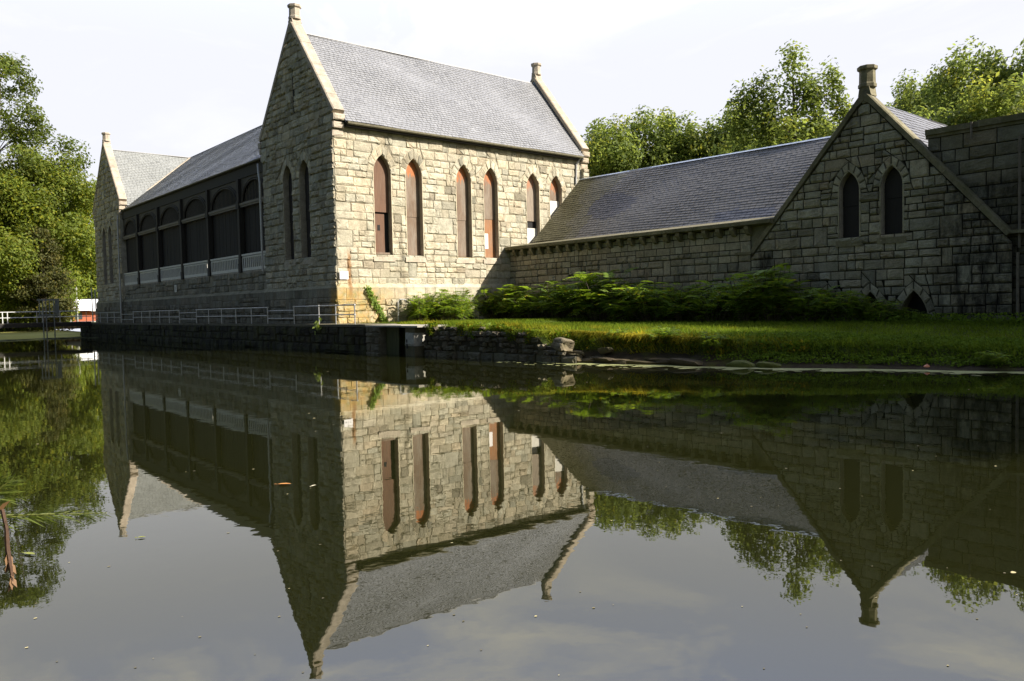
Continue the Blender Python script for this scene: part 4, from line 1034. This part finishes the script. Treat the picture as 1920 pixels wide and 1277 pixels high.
c_, CC = crown('crown_low', [(0, 0, 4.2, 4.5, 4.5, 4.2, 2), (2.5, 0, 3, 3.5, 3.5, 3, 1)], 90, 200, .36, 4, M_lf_l, 1.3, .6, .2)
tr_ = trunk_mesh('trunk_low', 5, .2, CC, 4)
tD = tree('understory_tree', ground_at(22, 108, .6), c_, tr_, 'low leafy tree behind the footbridge rail at the left edge', 'tree', LG)
copy_tree(tD, ground_at(62, 112, .6), 1.5, 1.05, 'low leafy tree between the left edge and the sluice frame', LG)
copy_tree(tD, ground_at(-40, 115, .6), 3.5, 1.4, 'low bushy tree mostly beyond the left edge behind the footbridge', LG)
copy_tree(tD, ground_at(88, 128, .8), 3.5, (1.0, 1.0, 1.4), 'shaded low tree left of the white roofed house', LG)
copy_tree(tD, ground_at(150, 175, 1), 5, (1.9, 1.9, 2.0), 'shaded tree rising behind the white roofed house', LG)
copy_tree(tD, ground_at(95, 170, 1), 2, (2.2, 2.2, 2.4), 'deep shaded tree farther back between conifer and house', LG)
# right group behind the annex
c_, CC = crown('crown_poplar', [(0, 0, 14, 4.4, 4.4, 5.8, 2.6)]+[(.761*l, -.649*l, z, r, r, h, w) for l, z, r, h, w in ((-6, 16.2, 1.2, 3.6, .5), (-4.2, 19.6, .9, 3.6, .5), (-2.3, 20, .8, 3.0, .4), (0, 21.6, .8, 4.4, .7), (1.7, 19.5, .8, 3.2, .4), (3.7, 21, .7, 4.4, .6), (5, 17.5, .9, 3.4, .5))], 225, 62, .43, 5, M_lf_r, .85, .35, .03, .6, 1.3)
tp = tree('poplar_tree', ground_at(1490, 74, 1.2), c_, trunk_mesh('trunk_poplar', 23, .38, CC, 5, nl=34), 'tallest airy tree with several upright shoots above the annex roof', 'tree', RG, sc=(1, 1, .935))
c_, CC = crown('crown_ash', [(0, 0, 11, 4.2, 4.2, 5, 2), (1, 1, 15, 2.8, 2.8, 3.2, 1), (-1.6, -1.8, 13.5, 2.2, 2.2, 3, 1), (0, 0, 6, 4, 4, 4, 1)], 160, 150, .38, 6, M_lf_r, 1.0, .45, .03, .6, 1.1)
tr_ = trunk_mesh('trunk_ash', 14, .3, CC, 6, nl=22)
ta = tree('ash_tree', ground_at(1150, 88, 1.2), c_, tr_, 'feathery tree directly right of the far gable coping', 'tree', RG)
ta.scale = (1.1, 1.1, 1.2)
for px, t_, rz, s, lab in ((1255, 88, 1.2, (1.1, 1.1, 1.24), 'rounded feathery tree rising above the left third of the annex roof'), (1195, 96, 2.2, (1.1, 1.1, 1.08), 'low feathery tree between two taller ones, near the far gable'),
        (1325, 92, 3.1, (1.15, 1.15, 1.13), 'darker lower tree above the middle of the annex roof'), (1375, 86, 4.4, (1., 1., 1.22), 'dark pointed tree just left of the tallest airy tree'), (1435, 90, 5.2, 1.15, 'lower filler tree behind the left shoots of the tallest airy tree'), (1540, 84, .5, (1.05, 1.05, 1.12), 'leafy tree tucked behind the left slope of the annex gable'), (1610, 95, 1.7, (1.05, 1.05, 1.05), 'tree hidden mostly by the chimney of the annex gable')):
    copy_tree(ta, ground_at(px, t_, 1.2), rz, s, lab, RG)
c_, CC = crown('crown_oak', [(0, 0, 13, 5.2, 5.2, 5, 2), (1.5, 0, 17, 3.6, 3.6, 3.4, 1.2), (-2.5, 0, 10, 4.4, 4.4, 4.4, 1), (0, 2.5, 15, 3, 3, 3, 1)], 175, 170, .38, 7, M_lf_r, 1.1, .45, .03, .6, .9)
tr_ = trunk_mesh('trunk_oak', 15, .4, CC, 7, nl=22)
to = tree('oak_tree', ground_at(1710, 72, 1.2), c_, tr_, 'broad clumpy tree directly right of the annex gable chimney', 'tree', RG, sc=(.95, .95, .98))
copy_tree(to, ground_at(1770, 68, 1.2), 1.3, (.82, .82, 1.0), 'clumpy tree with a pointed top, second right of the annex chimney', RG)
copy_tree(to, ground_at(1850, 62, 1.2), 2.6, (.85, .85, .98), 'tallest clumpy tree above the parapet block', RG)
copy_tree(to, ground_at(1950, 60, 1.2), 4.0, (.9, .9, 1.0), 'clumpy tree cut by the right edge above the parapet block', RG)
copy_tree(ta, ground_at(1740, 60, 1.2), 2.0, (.9, .9, .82), 'yellowish small tree in front of the clumpy ones above the bright slate slope', RG)
copy_tree(ta, ground_at(1840, 56, 1.2), 3.7, (.9, .9, .88), 'sunlit yellow-green small tree close behind the parapet block', RG)
# tree whose branches hang in front of the parapet at the right edge
c_, CC = crown('crown_hanging', [(0, 0, 8.4, 2.0, 2.3, 1.8, 2), (-.8, .8, 10.0, 2.0, 1.6, 1.6, 1), (-.2, .3, 6.2, 1.2, 1.2, 1.4, .6)], 70, 100, .24, 8, M_lf_near, .7, .4)
tree('overhanging_tree', ground_at(1985, 41, 1.0), c_, trunk_mesh('trunk_hanging', 9, .22, CC, 8), 'near dark branches hanging in from the right edge before the parapet', 'tree', None)

for x, y, rz, s, lab in ((46, -16, 0, 1.4, 'large unseen tree added beyond the right edge to shade the bank'), (40, -21, 2, 1.35, 'second large unseen tree added beyond the right edge, nearer the pond'), (51, -25, 4, 1.45, 'third large unseen tree added beyond the right edge, behind the block')):  # unseen trees added to cast shade on the bank
    copy_tree(to, (x, y, 1.2), rz, s, lab, 'unseen shade trees added right of the view')

for x, y, rz, s, lab in ((-13, -5, 0, 1.25, 'unseen tree added behind the viewpoint, centre'), (-15, 8, 2, 1.35, 'unseen tree added behind the viewpoint, to the left'), (-9, -17, 4, 1.3, 'unseen tree added behind the viewpoint, to the right'), (-16, 22, 5, 1.3, 'unseen tree added far left of the viewpoint'), (-26, -12, 1, 1.5, 'taller unseen tree added in the second row behind the viewpoint'), (-28, 6, 3, 1.55, 'tallest unseen tree added in the second row behind the viewpoint')):  # unseen trees added to block skylight from the shaded walls
    copy_tree(to, (x, y, .8), rz, s, lab, 'unseen trees added on the near bank')

# ------------------------------------------------------------------ shrubs with compound leaves
def shrub_mesh(name, seed, H, R, nst=16, nfr=5, leaf=.16, mat=None, np_=7, tr=(0, 0)):
    rs = np.random.RandomState(seed); Pc, Nn, A, S_, G = [], [], [], [], []
    stems = []
    for s_ in range(nst):
        az = rs.uniform(0, 6.28); ln = rs.uniform(.25, 1)*R; top = np.array([math.cos(az)*ln, math.sin(az)*ln, H*rs.uniform(.45, 1.0)*(1-.35*ln/R)]); base = np.array([math.cos(az)*ln*.3, math.sin(az)*ln*.3, 0])
        stems.append((base, top))
        for f in range(nfr):
            q = rs.uniform(.35, 1); o_ = base+(top-base)*q; a = rs.uniform(0, 6.28); el = rs.uniform(-.1, .75)
            dv = np.array([math.cos(a)*math.cos(el), math.sin(a)*math.cos(el), math.sin(el)]); fl = rs.uniform(.4, .8)*(.7+.3*H/2)
            side = np.cross(dv, [0, 0, 1]); side /= np.linalg.norm(side); upv = np.cross(side, dv); g = rs.uniform(.65, 1.35)
            for k in range(np_):
                t = (k+.8)/np_; c = o_+dv*fl*t-np.array([0, 0, .35*fl*t*t])
                for sg in (-1, 1):
                    ld = side*sg*.85+dv*.45-np.array([0, 0, .18]); ld /= np.linalg.norm(ld); l_ = leaf*(1.15-.5*abs(t-.45))*rs.uniform(.8, 1.2)
                    w_ = np.cross(ld, upv); 
                    Pc.append([c, c+ld*l_*.45+w_*l_*.17+upv*.01, c+ld*l_, c+ld*l_*.45-w_*l_*.17+upv*.01]); G.append(g*rs.uniform(.85, 1.15))
    V_ = np.array(Pc).reshape(-1, 3); n = len(G); G = np.array(G); yl = rs.rand(n) < .06
    C_ = np.repeat(np.stack([G*(1+.7*yl), G, G*(1-.3*yl)], 1), 4, 0)
    me = np_mesh(name, V_, np.arange(n*4).reshape(n, 4), C_, mat or M_lf_s)
    mb = MB()
    for b_, t_ in stems: m_ = (b_+t_)/2+np.array([0, 0, .1*H]); mb.tube([b_, m_, t_], [.022, .016, .006], 4)
    oo = mb.build(name+'_stems', M_bark); sm = oo.data; bpy.data.objects.remove(oo); return me, sm
SH = [shrub_mesh('leaves_shrub', 21, 2.4, 1.45, 34, 9, .19), shrub_mesh('leaves_shrub', 22, 2.1, 1.6, 36, 9, .19), shrub_mesh('leaves_shrub', 23, 2.7, 1.25, 30, 10, .23)]
SG = 'shrubs along the foot of the annex wall'
spots = [(35.5, 42.9, 0, .95, 'small bright shrub in the inner corner of the two walls'), (35.3, 41.2, 2, .85, 'pale shrub next right of the inner corner one'), (35.4, 39.4, 1, 1.02, 'low spreading shrub third right of the inner corner'),
    (35.6, 37.4, 0, 1.0, 'mid-height shrub left of the tallest bright sumac'), (35.7, 35.5, 1, 1.05, 'wide shrub touching the left of the bright sumac'), (35.5, 33.4, 2, 1.12, 'tallest bright sumac shrub with arching leaves against the low wall'), (35.8, 31.4, 0, .92, 'shrub touching the right of the bright sumac'),
    (35.7, 29.4, 1, 1.1, 'wide low shrub below the middle of the low wall'), (35.7, 27.5, 0, .86, 'small shrub below the half-buried arch of the low wall'), (35.7, 25.4, 1, 1.05, 'wide shrub just right of the half-buried arch'), (35.8, 23.6, 0, 1.02, 'dark shrub under the foot of the gable coping'),
    (35.7, 21.9, 2, .98, 'tall dark shrub beneath the left lancet of the annex'), (35.8, 20.0, 1, .88, 'dark shrub hiding the leftmost gable arch'), (35.8, 18.4, 0, .62, 'dark shrub in front of the middle gable arch'), (36.3, 17.0, 1, .55, 'last low shrub left of the open black arch'), (36.8, 15.9, 1, .3, 'tiny clump at the sill of the open black arch')]
sroot = {}
for x, y, k, s, lab in spots:
    z = ground_at_xy(x, y)-.05
    if k not in sroot:
        t = thing('shrub', (x, y, z), lab, 'shrub', SG, rz=y); s *= 1.42; t.scale = (s, s, s); put('leaves', SH[k][0], t); put('stems', SH[k][1], t); sroot[k] = t
    else: copy_tree(sroot[k], (x, y, z), y*2.3, s*1.42, lab, SG)
for x, y, k, s, lab in ((29.0, 43.0, 0, .78, 'left half of the shrubs against the sunlit wall base, by the hooped pipe'), (30.4, 42.8, 1, .95, 'middle shrub against the sunlit wall base'), (31.9, 42.9, 0, .88, 'shrub against the sunlit wall base, above the leaning slab')):
    copy_tree(sroot[k], (x, y, 1.45), y*3+x, (s*1.45, s*1.05, s*1.42), lab, 'shrubs along the sunlit wall base')
for y, dx, s, lab in ((32.6, .05, .28, 'small weed tuft on top of the rubble wall near the sluice'), (29.6, .1, .34, 'weed tuft hanging over the middle of the rubble wall'), (27.2, .1, .30, 'weed tuft at the right end of the rubble wall'), (22.6, .9, .36, 'weed clump above the undercut beside the dry grass'), (20.6, .9, .42, 'dark weed clump over the black undercut'), (18.3, .8, .40, 'broad weed clump where the scum strip widens'), (9.6, .25, .30, 'upright weed standing at the water line near the orange ball')):
    x = wl(y)+dx+.25; copy_tree(sroot[1], (x, y, ground_at_xy(x, y)-.06), y*5, (s, s, s*1.1), lab, 'weeds along the bank')
# creeper on the sunlit plinth
rs = np.random.RandomState(5); n = 420; q = rs.rand(n); px_ = 25.75+1.25*q+rs.normal(size=n)*.10*(1.2-q*.3); pz_ = 3.75-2.2*q+rs.normal(size=n)*.12
Pp = np.stack([px_, Y0-.24-rs.rand(n)*.12, pz_], 1); V_, Q_ = leaf_quads(Pp, rs.normal(size=(n, 3))*.5+np.array([0, -1, .4]), rs.uniform(.1, .22, n), rs, .7)
g = rs.uniform(.6, 1.3, n); t = thing('creeper', (26.8, Y0-.2, 1.5), 'thin leafy creeper climbing the stained plinth beside the railing end', 'creeper')
put('leaves', np_mesh('leaves_creeper', V_-np.array([26.8, Y0-.2, 1.5]), Q_, np.repeat(np.stack([g, g, g], 1), 4, 0), M_lf_s), t)
mb = MB(); mb.tube([(26.95, Y0-.22, 1.4), (26.6, Y0-.22, 2.2), (26.2, Y0-.2, 3.0), (25.8, Y0-.2, 3.75)], [.03, .022, .015, .008], 5); mb.build('stem', M_bark, t)
# weed in the terrace coping
rs = np.random.RandomState(8); n = 16; Pp = rs.normal(size=(n, 3))*np.array([.1, .28, .2])+np.array([22.25, 44.05, 1.45]); V_, Q_ = leaf_quads(Pp, rs.normal(size=(n, 3))*.4+np.array([-.8, -.3, .6]), rs.uniform(.25, .42, n), rs, .75)
t = thing('weed', (22.3, 44.05, 1.4), 'single broad-leaved weed growing from the terrace wall under the railing', 'plant')
put('leaves', np_mesh('leaves_weed', V_-np.array([22.3, 44.05, 1.4]), Q_, np.repeat(np.ones((n, 3)), 4, 0), mat_leaf('leaf_weed', (.22, .28, .06), .4)), t)
mb = MB(); mb.tube([(22.4, 44.05, 1.45), (22.25, 44.05, 1.55)], .015, 4); mb.build('stem', M_bark, t)
# hooped pipe and slab against the wall
t = thing('pipe_hoop', (28, 43.5, 1.5), 'bent grey pipe hoop standing in the grass before the sunlit wall', 'pipe')
mb = MB(); mb.tube([(27.6, 43.5, 1.4), (27.62, 43.5, 2.85), (27.75, 43.5, 3.02), (28.1, 43.5, 3.02), (28.5, 43.5, 2.75), (29.0, 43.5, 2.2), (29.3, 43.5, 1.5)], .045, 7); mb.build('tube', M_galv, t)
mb = MB(); mb.tube([(27.6, 43.5, 1.43), (27.6, 43.5, 1.5)], .09, 8); mb.build('foot', M_galv, t)
t = thing('stone_slab', (33.6, 43.0, 1.4), 'grey arched slab of jointed stones leaning against the sunlit wall base', 'slab')
for k in range(3):
    q = MB(); P = frame((32.95+.28*k, 43.3-.12*k, 0), (1, 0, 0), (0, -1, 0)); zt_ = 2.55-.36*k
    stone(q, [(0, zt_-.42), (.62, zt_-.5), (.72, zt_-.1), (.18, zt_+.02)], P, rr, (1.5, 1.5, 1.6), .04, .2); q.prism([(0, zt_-.42), (.62, zt_-.5), (.72, zt_-.1), (.18, zt_+.02)], P, -.2, -.0, (1.3, 1.3, 1.35)); q.build('block', M_rubble, t)

# ------------------------------------------------------------------ grass
def grass():
    rs = np.random.RandomState(77); Pp = []; 
    N_ = 62000; yy = 3+36*rs.rand(N_); dd = .8+11.7*rs.rand(N_)**1.35
    keep = []; 
    wly = np.array([wl(y) for y in np.linspace(2, 40, 400)]); W_ = np.interp(yy, np.linspace(2, 40, 400), wly)
    rubk = np.clip((yy-24)/4, 0, 1); dd = np.where(rubk > .5, np.maximum(dd, .55), dd)
    X_ = W_+dd; ok = X_ < np.where(yy > 33.8, 60, 37.5); ok &= ~((yy > 33.6) & (X_ < 24.4)); yy, dd, X_ = yy[ok], dd[ok], X_[ok]
    Z_ = np.array([ground_h(d, y) for d, y in zip(dd, yy)])
    n = len(yy)
    # strip in front of the sunlit wall
    m2 = 9000; x2 = 24.5+rs.rand(m2)*13; y2 = 39.4+rs.rand(m2)*4.6; k2 = (x2-24.5)+(y2-39)*.2 > rs.rand(m2)*3
    x2, y2 = x2[k2], y2[k2]
    X_ = np.concatenate([X_, x2]); yy = np.concatenate([yy, y2]); Z_ = np.concatenate([Z_, np.full(len(x2), 1.47)]); dd = np.concatenate([dd, np.full(len(x2), 6.)]); n = len(X_)
    def nz(x, y, s): return np.sin(x*1.3*s+y*.9*s)+np.sin(x*2.9*s-y*2.2*s+1)*.7+np.sin(x*.7*s+y*3.7*s+2)*.6
    dry = np.clip(.25*nz(X_, yy, .9)+.25-(dd-1)*.10, 0, 1)*(rs.rand(n) < .8)
    dry = np.maximum(dry, np.clip(1.2-((yy-21.3)/2.6)**2-((dd-1.3)/.7)**2, 0, 1)*rs.rand(n)**.4)
    dry = np.where((yy < 16), dry*.25, dry)
    hgt = rs.uniform(.10, .24, n)*(1+.7*(dd < 1.6)); leanx = rs.normal(size=n)*.10-.16*(dd < 1.5); leany = rs.normal(size=n)*.12; wd = rs.uniform(.012, .028, n); a = rs.rand(n)*6.28
    B = np.stack([X_, yy, Z_-.03], 1); D = np.stack([np.cos(a)*wd, np.sin(a)*wd, np.zeros(n)], 1); T = B+np.stack([leanx, leany, hgt*(1-.75*(dd < 1.15)*(rs.rand(n)<.7))], 1)
    m4 = 5200; y4 = 17+15.5*rs.rand(m4)**.8; d4 = .75+.45*rs.rand(m4); x4 = np.interp(y4, np.linspace(2, 40, 400), wly)+d4-.95*(y4 > 25); z4 = np.array([itp(LIP, y) for y in y4])-.02+.05*rs.rand(m4)
    B4 = np.stack([x4, y4, z4], 1); T4 = B4+np.stack([-.12-.25*rs.rand(m4), rs.normal(size=m4)*.09, .05-.42*rs.rand(m4)**1.4], 1); a4 = rs.rand(m4)*6.28; w4 = rs.uniform(.012, .026, m4); D4 = np.stack([np.cos(a4)*w4, np.sin(a4)*w4, 0*w4], 1)
    B = np.concatenate([B, B4]); T = np.concatenate([T, T4]); D = np.concatenate([D, D4]); n += m4; X_ = np.concatenate([X_, x4]); yy = np.concatenate([yy, y4])
    dry = np.concatenate([dry, np.clip(1.15-((y4-21.5)/4.2)**2, .1, 1)*rs.rand(m4)**.5])
    V_ = np.stack([B-D, B+D, T], 1).reshape(-1, 3); g = rs.uniform(.65, 1.35, n)*(.9+.15*nz(X_, yy, .5))
    C_ = np.stack([g*(1+1.9*dry), g*(1+.55*dry), g*(1+.5*dry)], 1)
    return np_mesh('grass_blades', V_, np.arange(n*3).reshape(n, 3), np.repeat(C_, 3, 0), mat_leaf('grass_blade', (.135, .20, .02), .4, (.22, .30, .02), .8, .05))
o = put('grass', grass()); _tag(o, 'rough grass with dry straw patches covering the bank below the annex', None, None, 'stuff')
def cover():
    rs = np.random.RandomState(31); n = 26000; yy = 3+15.5*rs.rand(n); dd = .25+3.1*rs.rand(n)
    lim = rs.rand(n) < np.clip((18.8-yy)/2.5, 0, 1); yy, dd = yy[lim], dd[lim]
    X_ = np.array([wl(y) for y in yy])+dd; Z_ = np.array([ground_h(d, y) for d, y in zip(dd, yy)])+.03+.16*rs.rand(len(yy)); n = len(yy)
    V_, Q_ = leaf_quads(np.stack([X_, yy, Z_], 1), rs.normal(size=(n, 3))*.6+np.array([-.4, -.2, 1]), rs.uniform(.05, .13, n), rs, .7)
    # weeds hanging over the undercut, and scrub at the foot of the walls
    m = 16000; y2 = 15+18.5*rs.rand(m); d2 = .85+.5*rs.rand(m); X2 = np.array([wl(y) for y in y2])+d2-1.22*(y2 > 24.5)*np.minimum(1, (y2-24)/2); clump = np.sin(y2*2.1)+np.sin(y2*5.3+1)+.8*np.sin(y2*.9+2); sel = clump > -.3; y2, d2, X2 = y2[sel], d2[sel], X2[sel]; m = len(y2); Z2 = np.array([ground_h(1.3, y) for y in y2])-.55*rs.rand(m)**1.6+.05+.12*rs.rand(m)
    V2, Q2 = leaf_quads(np.stack([X2, y2, Z2], 1), rs.normal(size=(m, 3))*.6+np.array([-1, -.2, .5]), rs.uniform(.06, .18, m), rs, .5)
    m3 = 9000; y3 = 5+34*rs.rand(m3); x3 = 35.2+2.2*rs.rand(m3); z3 = 1.27+.45*rs.rand(m3)**1.5
    V3, Q3 = leaf_quads(np.stack([x3, y3, z3], 1), rs.normal(size=(m3, 3))*.6+np.array([-.4, -.2, 1]), rs.uniform(.07, .2, m3), rs, .5)
    g = rs.uniform(.6, 1.35, n+m+m3); yl = np.concatenate([np.zeros(n), (rs.rand(m) < .45)*rs.rand(m), np.zeros(m3)])
    C_ = np.stack([g*(1+1.6*yl), g*(1+.2*yl), g], 1)
    return np_mesh('ground_cover_leaves', np.concatenate([V_, V2, V3]), np.concatenate([Q_, Q2+len(V_), Q3+len(V_)+len(V2)]), np.repeat(C_, 4, 0), mat_leaf('leaf_cover', (.12, .185, .02), .35, None, .8, .06))
o = put('undergrowth', cover()); _tag(o, 'small-leaved ground cover over the right slope and wall foot', None, None, 'stuff')

# ------------------------------------------------------------------ things on the water
M_lv = [mat_plain('fallen_leaf_orange', (.45, .20, .05), .7), mat_plain('fallen_leaf_green', (.24, .26, .06), .7), mat_plain('fallen_leaf_pale', (.45, .42, .30), .7)]
def wpt(px, py): r_ = ray(px, py); return CAM+r_*(-CAM.z/r_.z)
def fleaf(px, py, L_, mat, lab, rz):
    p = wpt(px, py); mb = MB(); w_ = L_*.35; s_ = [(-.5, 0), (-.25, .8), (.1, 1), (.35, .6), (.5, 0), (.35, -.6), (.1, -1), (-.25, -.8)]
    vs = [(p.x+L_*a*math.cos(rz)-w_*.5*b*math.sin(rz), p.y+L_*a*math.sin(rz)+w_*.5*b*math.cos(rz), .012+.02*abs(b)*L_*2) for a, b in s_]+[(p.x, p.y, .006)]
    mb.add(vs, [(i, (i+1) % 8, 8) for i in range(8)]); mb.tube([(vs[0][0], vs[0][1], .012), (vs[0][0]-.2*L_*math.cos(rz), vs[0][1]-.2*L_*math.sin(rz), .014)], .004, 4)
    o = mb.build('floating_leaf', mat, None, base=(p.x, p.y, 0)); _tag(o, lab, 'leaf', 'leaves floating on the pond')
fleaf(533, 909, .20, M_lv[0], 'curled orange-brown leaf floating on the reflection of the near gable', -.7)
fleaf(265, 1009, .09, M_lv[1], 'green leaf floating below the mirrored left chimney', -.4)
fleaf(588, 912, .10, M_lv[2], 'small pale leaf floating just right of the curled orange one', .3)
p = wpt(1738, 693); mb = MB(); import bmesh as _bm
b2 = _bm.new(); _bm.ops.create_uvsphere(b2, u_segments=14, v_segments=10, radius=.11); mb.add([(p.x+v.co.x, p.y+v.co.y, .06+v.co.z) for v in b2.verts], [tuple(v.index for v in f.verts) for f in b2.faces]); b2.free()
mb.tube([(p.x, p.y, .165), (p.x, p.y, .19)], .02, 6); o = mb.build('ball', mat_plain('orange_plastic', (.62, .22, .10), .4), None, smooth=True, base=(p.x, p.y, 0)); _tag(o, 'small orange ball floating at the right bank', 'ball')
dr = random.Random(17); mb = MB()
for k in range(110):
    px, py = dr.uniform(-60, 1980), 690+590*dr.random()**1.1
    if py > 1270: continue
    q = wpt(px, py)
    if q.x > wl(q.y)-.3: continue
    r_ = dr.uniform(.0012, .0036)*(q-CAM).length**.8*(2 if dr.random() < .06 else 1); g = dr.choice([.35, .35, .6, 1.0, 1.6]); a = dr.random()*3
    mb.add([(q.x+r_*math.cos(a+t)*(1 if t < 3 else .7), q.y+r_*math.sin(a+t)*.6, .004) for t in (0, 1.1, 2.2, 3.3, 4.4, 5.5)], [(0, 1, 2, 3, 4, 5)], (g, g*.92, g*.7))
o = mb.build('floating_debris', mat_plain('floating_bits', (.30, .28, .18), .8, tint=True)); _tag(o, 'tiny seeds and leaf bits scattered over the pond', None, None, 'stuff')

# ------------------------------------------------------------------ plant leaning in from the left at our feet
M_lf_f = mat_leaf('leaf_fern', (.10, .13, .02), .4)
FP = thing('fern_plant', (.35, 4.75, .5), 'feathery green plant leaning over the water at the left edge, near the camera', 'plant')
def sprig(a, b_, sag, n, l0, seed, w_=.035, col=(1, 1, 1)):
    rs = np.random.RandomState(seed); a = np.array(a); b_ = np.array(b_); Pq = []; G = []
    ax = (b_-a)/np.linalg.norm(b_-a); sd = np.cross(ax, [0, 0, 1]); sd /= np.linalg.norm(sd); up_ = np.cross(sd, ax)
    for i in range(n):
        t = (i+.5)/n; c = a+(b_-a)*t-np.array([0, 0, sag*t*t])
        for sg in (-1, 1):
            l_ = l0*math.sin(math.pi*min(1, .18+t*.80))**.7*rs.uniform(.75, 1.2); ld = ax*.9+sd*sg*rs.uniform(.1, .5)+up_*sg*rs.uniform(.15, .6); ld /= np.linalg.norm(ld); ld[2] -= .1
            wv = np.cross(ld, sd*.6+up_*.5+rs.normal(size=3)*.3); wv /= np.linalg.norm(wv); Pq.append([c, c+ld*l_*.5+wv*l_*w_, c+ld*l_, c+ld*l_*.5-wv*l_*w_]); g = rs.uniform(.6, 1.35); G.append((g*col[0], g*col[1], g*col[2]))
    return Pq, G
Pq, G = [], []
def pt(px, py, t): p = at_t(px, py, t); return (p.x, p.y, p.z)
for (a, b_, n, l0, sd) in (((-60, 968, 4.0), (215, 962, 3.9), 34, .11, 1), ((-50, 975, 4.1), (180, 955, 4.2), 22, .10, 2), ((-40, 945, 4.2), (30, 893, 4.2), 26, .13, 3), ((-40, 938, 4.0), (50, 930, 4.0), 18, .08, 4), ((-40, 985, 3.9), (45, 983, 3.9), 14, .07, 5), ((-30, 905, 4.3), (22, 898, 4.3), 18, .11, 6)):
    P_, G_ = sprig(pt(*a), pt(*b_), .0, n, l0, sd); Pq += P_; G += G_
V_ = np.array(Pq).reshape(-1, 3)-np.array(FP.location)
put('leaves', np_mesh('leaves_fern', V_, np.arange(len(V_)).reshape(-1, 4), np.repeat(np.array(G), 4, 0), M_lf_f), FP)
mb = MB()
for a, b_ in (((-60, 968, 4.0), (200, 962, 3.9)), ((-50, 975, 4.1), (165, 957, 4.2)), ((-40, 945, 4.2), (25, 896, 4.2))): mb.tube([pt(*a), pt(*b_)], [.006, .002], 5)
mb.build('stalk', mat_plain('green_stalk', (.20, .22, .05), .6), FP)
DSK = thing('dead_stalk', pt(10, 960, 3.9), 'dry reddish brown flower stalk hanging at the left edge, near the camera', 'plant')
mb = MB(); mb.tube([pt(4, 955, 3.9), pt(12, 990, 3.9), pt(14, 1030, 3.9), pt(20, 1065, 3.9), pt(24, 1098, 3.9)], [.009, .010, .012, .009, .004], 6); mb.build('stem', mat_plain('dry_stem', (.06, .03, .016), .8, var=.4, sc=30), DSK)
mb = MB(); dr = random.Random(6)
for k in range(16):
    t = dr.random(); p = Vector(pt(13+10*t, 1030+62*t, 3.9)); l_ = dr.uniform(.03, .08); d_ = Vector((dr.uniform(-.5, .5), dr.uniform(-.5, .5), -1)).normalized(); s_ = d_.cross(Vector((.6, -.7, 0))).normalized()*l_*.22
    mb.add([p, p+d_*l_*.5+s_, p+d_*l_, p+d_*l_*.5-s_], [(0, 1, 2, 3)], (1, 1, 1))
p0, p1 = Vector(pt(-10, 962, 3.9)), Vector(pt(20, 938, 3.9)); s_ = Vector((0, 0, .014)); mb.add([p0, p0.lerp(p1, .5)+s_, p1, p0.lerp(p1, .5)-s_], [(0, 1, 2, 3)], (1.6, 1.5, 1.3)); mb.build('husk', mat_plain('dry_husk', (.15, .085, .04), .7, tint=True), DSK)
o = fleaf(55, 1040, .16, M_lv[1], 'yellow-green twig leaf on the water beside the dry stalk', -1.1)

# ================================================================== light
sl = bpy.data.lights.new('sun', 'SUN'); so = bpy.data.objects.new('sun', sl); COL.objects.link(so)
sl.energy = 5.0; sl.angle = rad(.5); sl.color = (1.0, .92, .80)
so.rotation_euler = SUN.to_track_quat('Z', 'Y').to_euler(); so.location = (60, -60, 80)
W = bpy.data.worlds.new('World'); SC.world = W; W.use_nodes = True
nt = W.node_tree; nt.nodes.clear(); b = NB(nt)
el = math.asin(SUN.z); az = math.atan2(SUN.x, SUN.y)
sky = nt.nodes.new('ShaderNodeTexSky'); sky.sky_type = 'NISHITA'; sky.sun_disc = False; sky.sun_elevation = el; sky.sun_rotation = az; sky.air_density = 1.0; sky.dust_density = 2.5; sky.ozone_density = .4
gen = nt.nodes.new('ShaderNodeTexCoord').outputs['Generated']
SKY_STR = .05
# bright thin cloud over the far half of the sky (world directions), clear darker sky over the near half
dotv = nt.nodes.new('ShaderNodeVectorMath'); dotv.operation = 'DOT_PRODUCT'; nt.links.new(gen, dotv.inputs[0]); dotv.inputs[1].default_value = (.72, .62, .30)
n1 = b.noise(b.scale(gen, (1, 1, 2.6)), 2.3, 7, .6, .4)
cov = b.math('ADD', b.mrange(dotv.outputs['Value'], .38, .74), b.math('MULTIPLY', b.math('SUBTRACT', n1, .5), .55))
cov = b.math('MULTIPLY', b.mrange(cov, .1, .9), 1.0)
elv = b.n('SeparateXYZ', i_0=gen).outputs[2]
n2c = b.noise(b.scale(gen, (1, 1, 3.2)), 3.4, 8, .62, .6)
veil = b.mix(b.mrange(elv, .28, .55), (9.3, 9.45, 10.4), (12.0, 14.0, 21.5))
cl = b.mix(b.ramp(n2c, [(.50, 0.), (.74, .75)]), veil, b.mix(b.mrange(elv, .28, .45), (10.4, 10.5, 10.9), (26.0, 24.0, 19.0)))
cc = b.mix(cov, sky.outputs[0], cl)
bg = nt.nodes.new('ShaderNodeBackground'); nt.links.new(cc, bg.inputs[0]); bg.inputs[1].default_value = SKY_STR
wo = nt.nodes.new('ShaderNodeOutputWorld'); nt.links.new(bg.outputs[0], wo.inputs[0])
SC.view_settings.view_transform = 'Standard'; SC.view_settings.look = 'None'; SC.view_settings.gamma = 1.0; SC.view_settings.exposure = 1.0
SC.render.engine = 'CYCLES'
SC.cycles.max_bounces = 6; SC.cycles.transparent_max_bounces = 4; SC.cycles.caustics_reflective = False; SC.cycles.caustics_refractive = False
SC.cycles.use_denoising = True
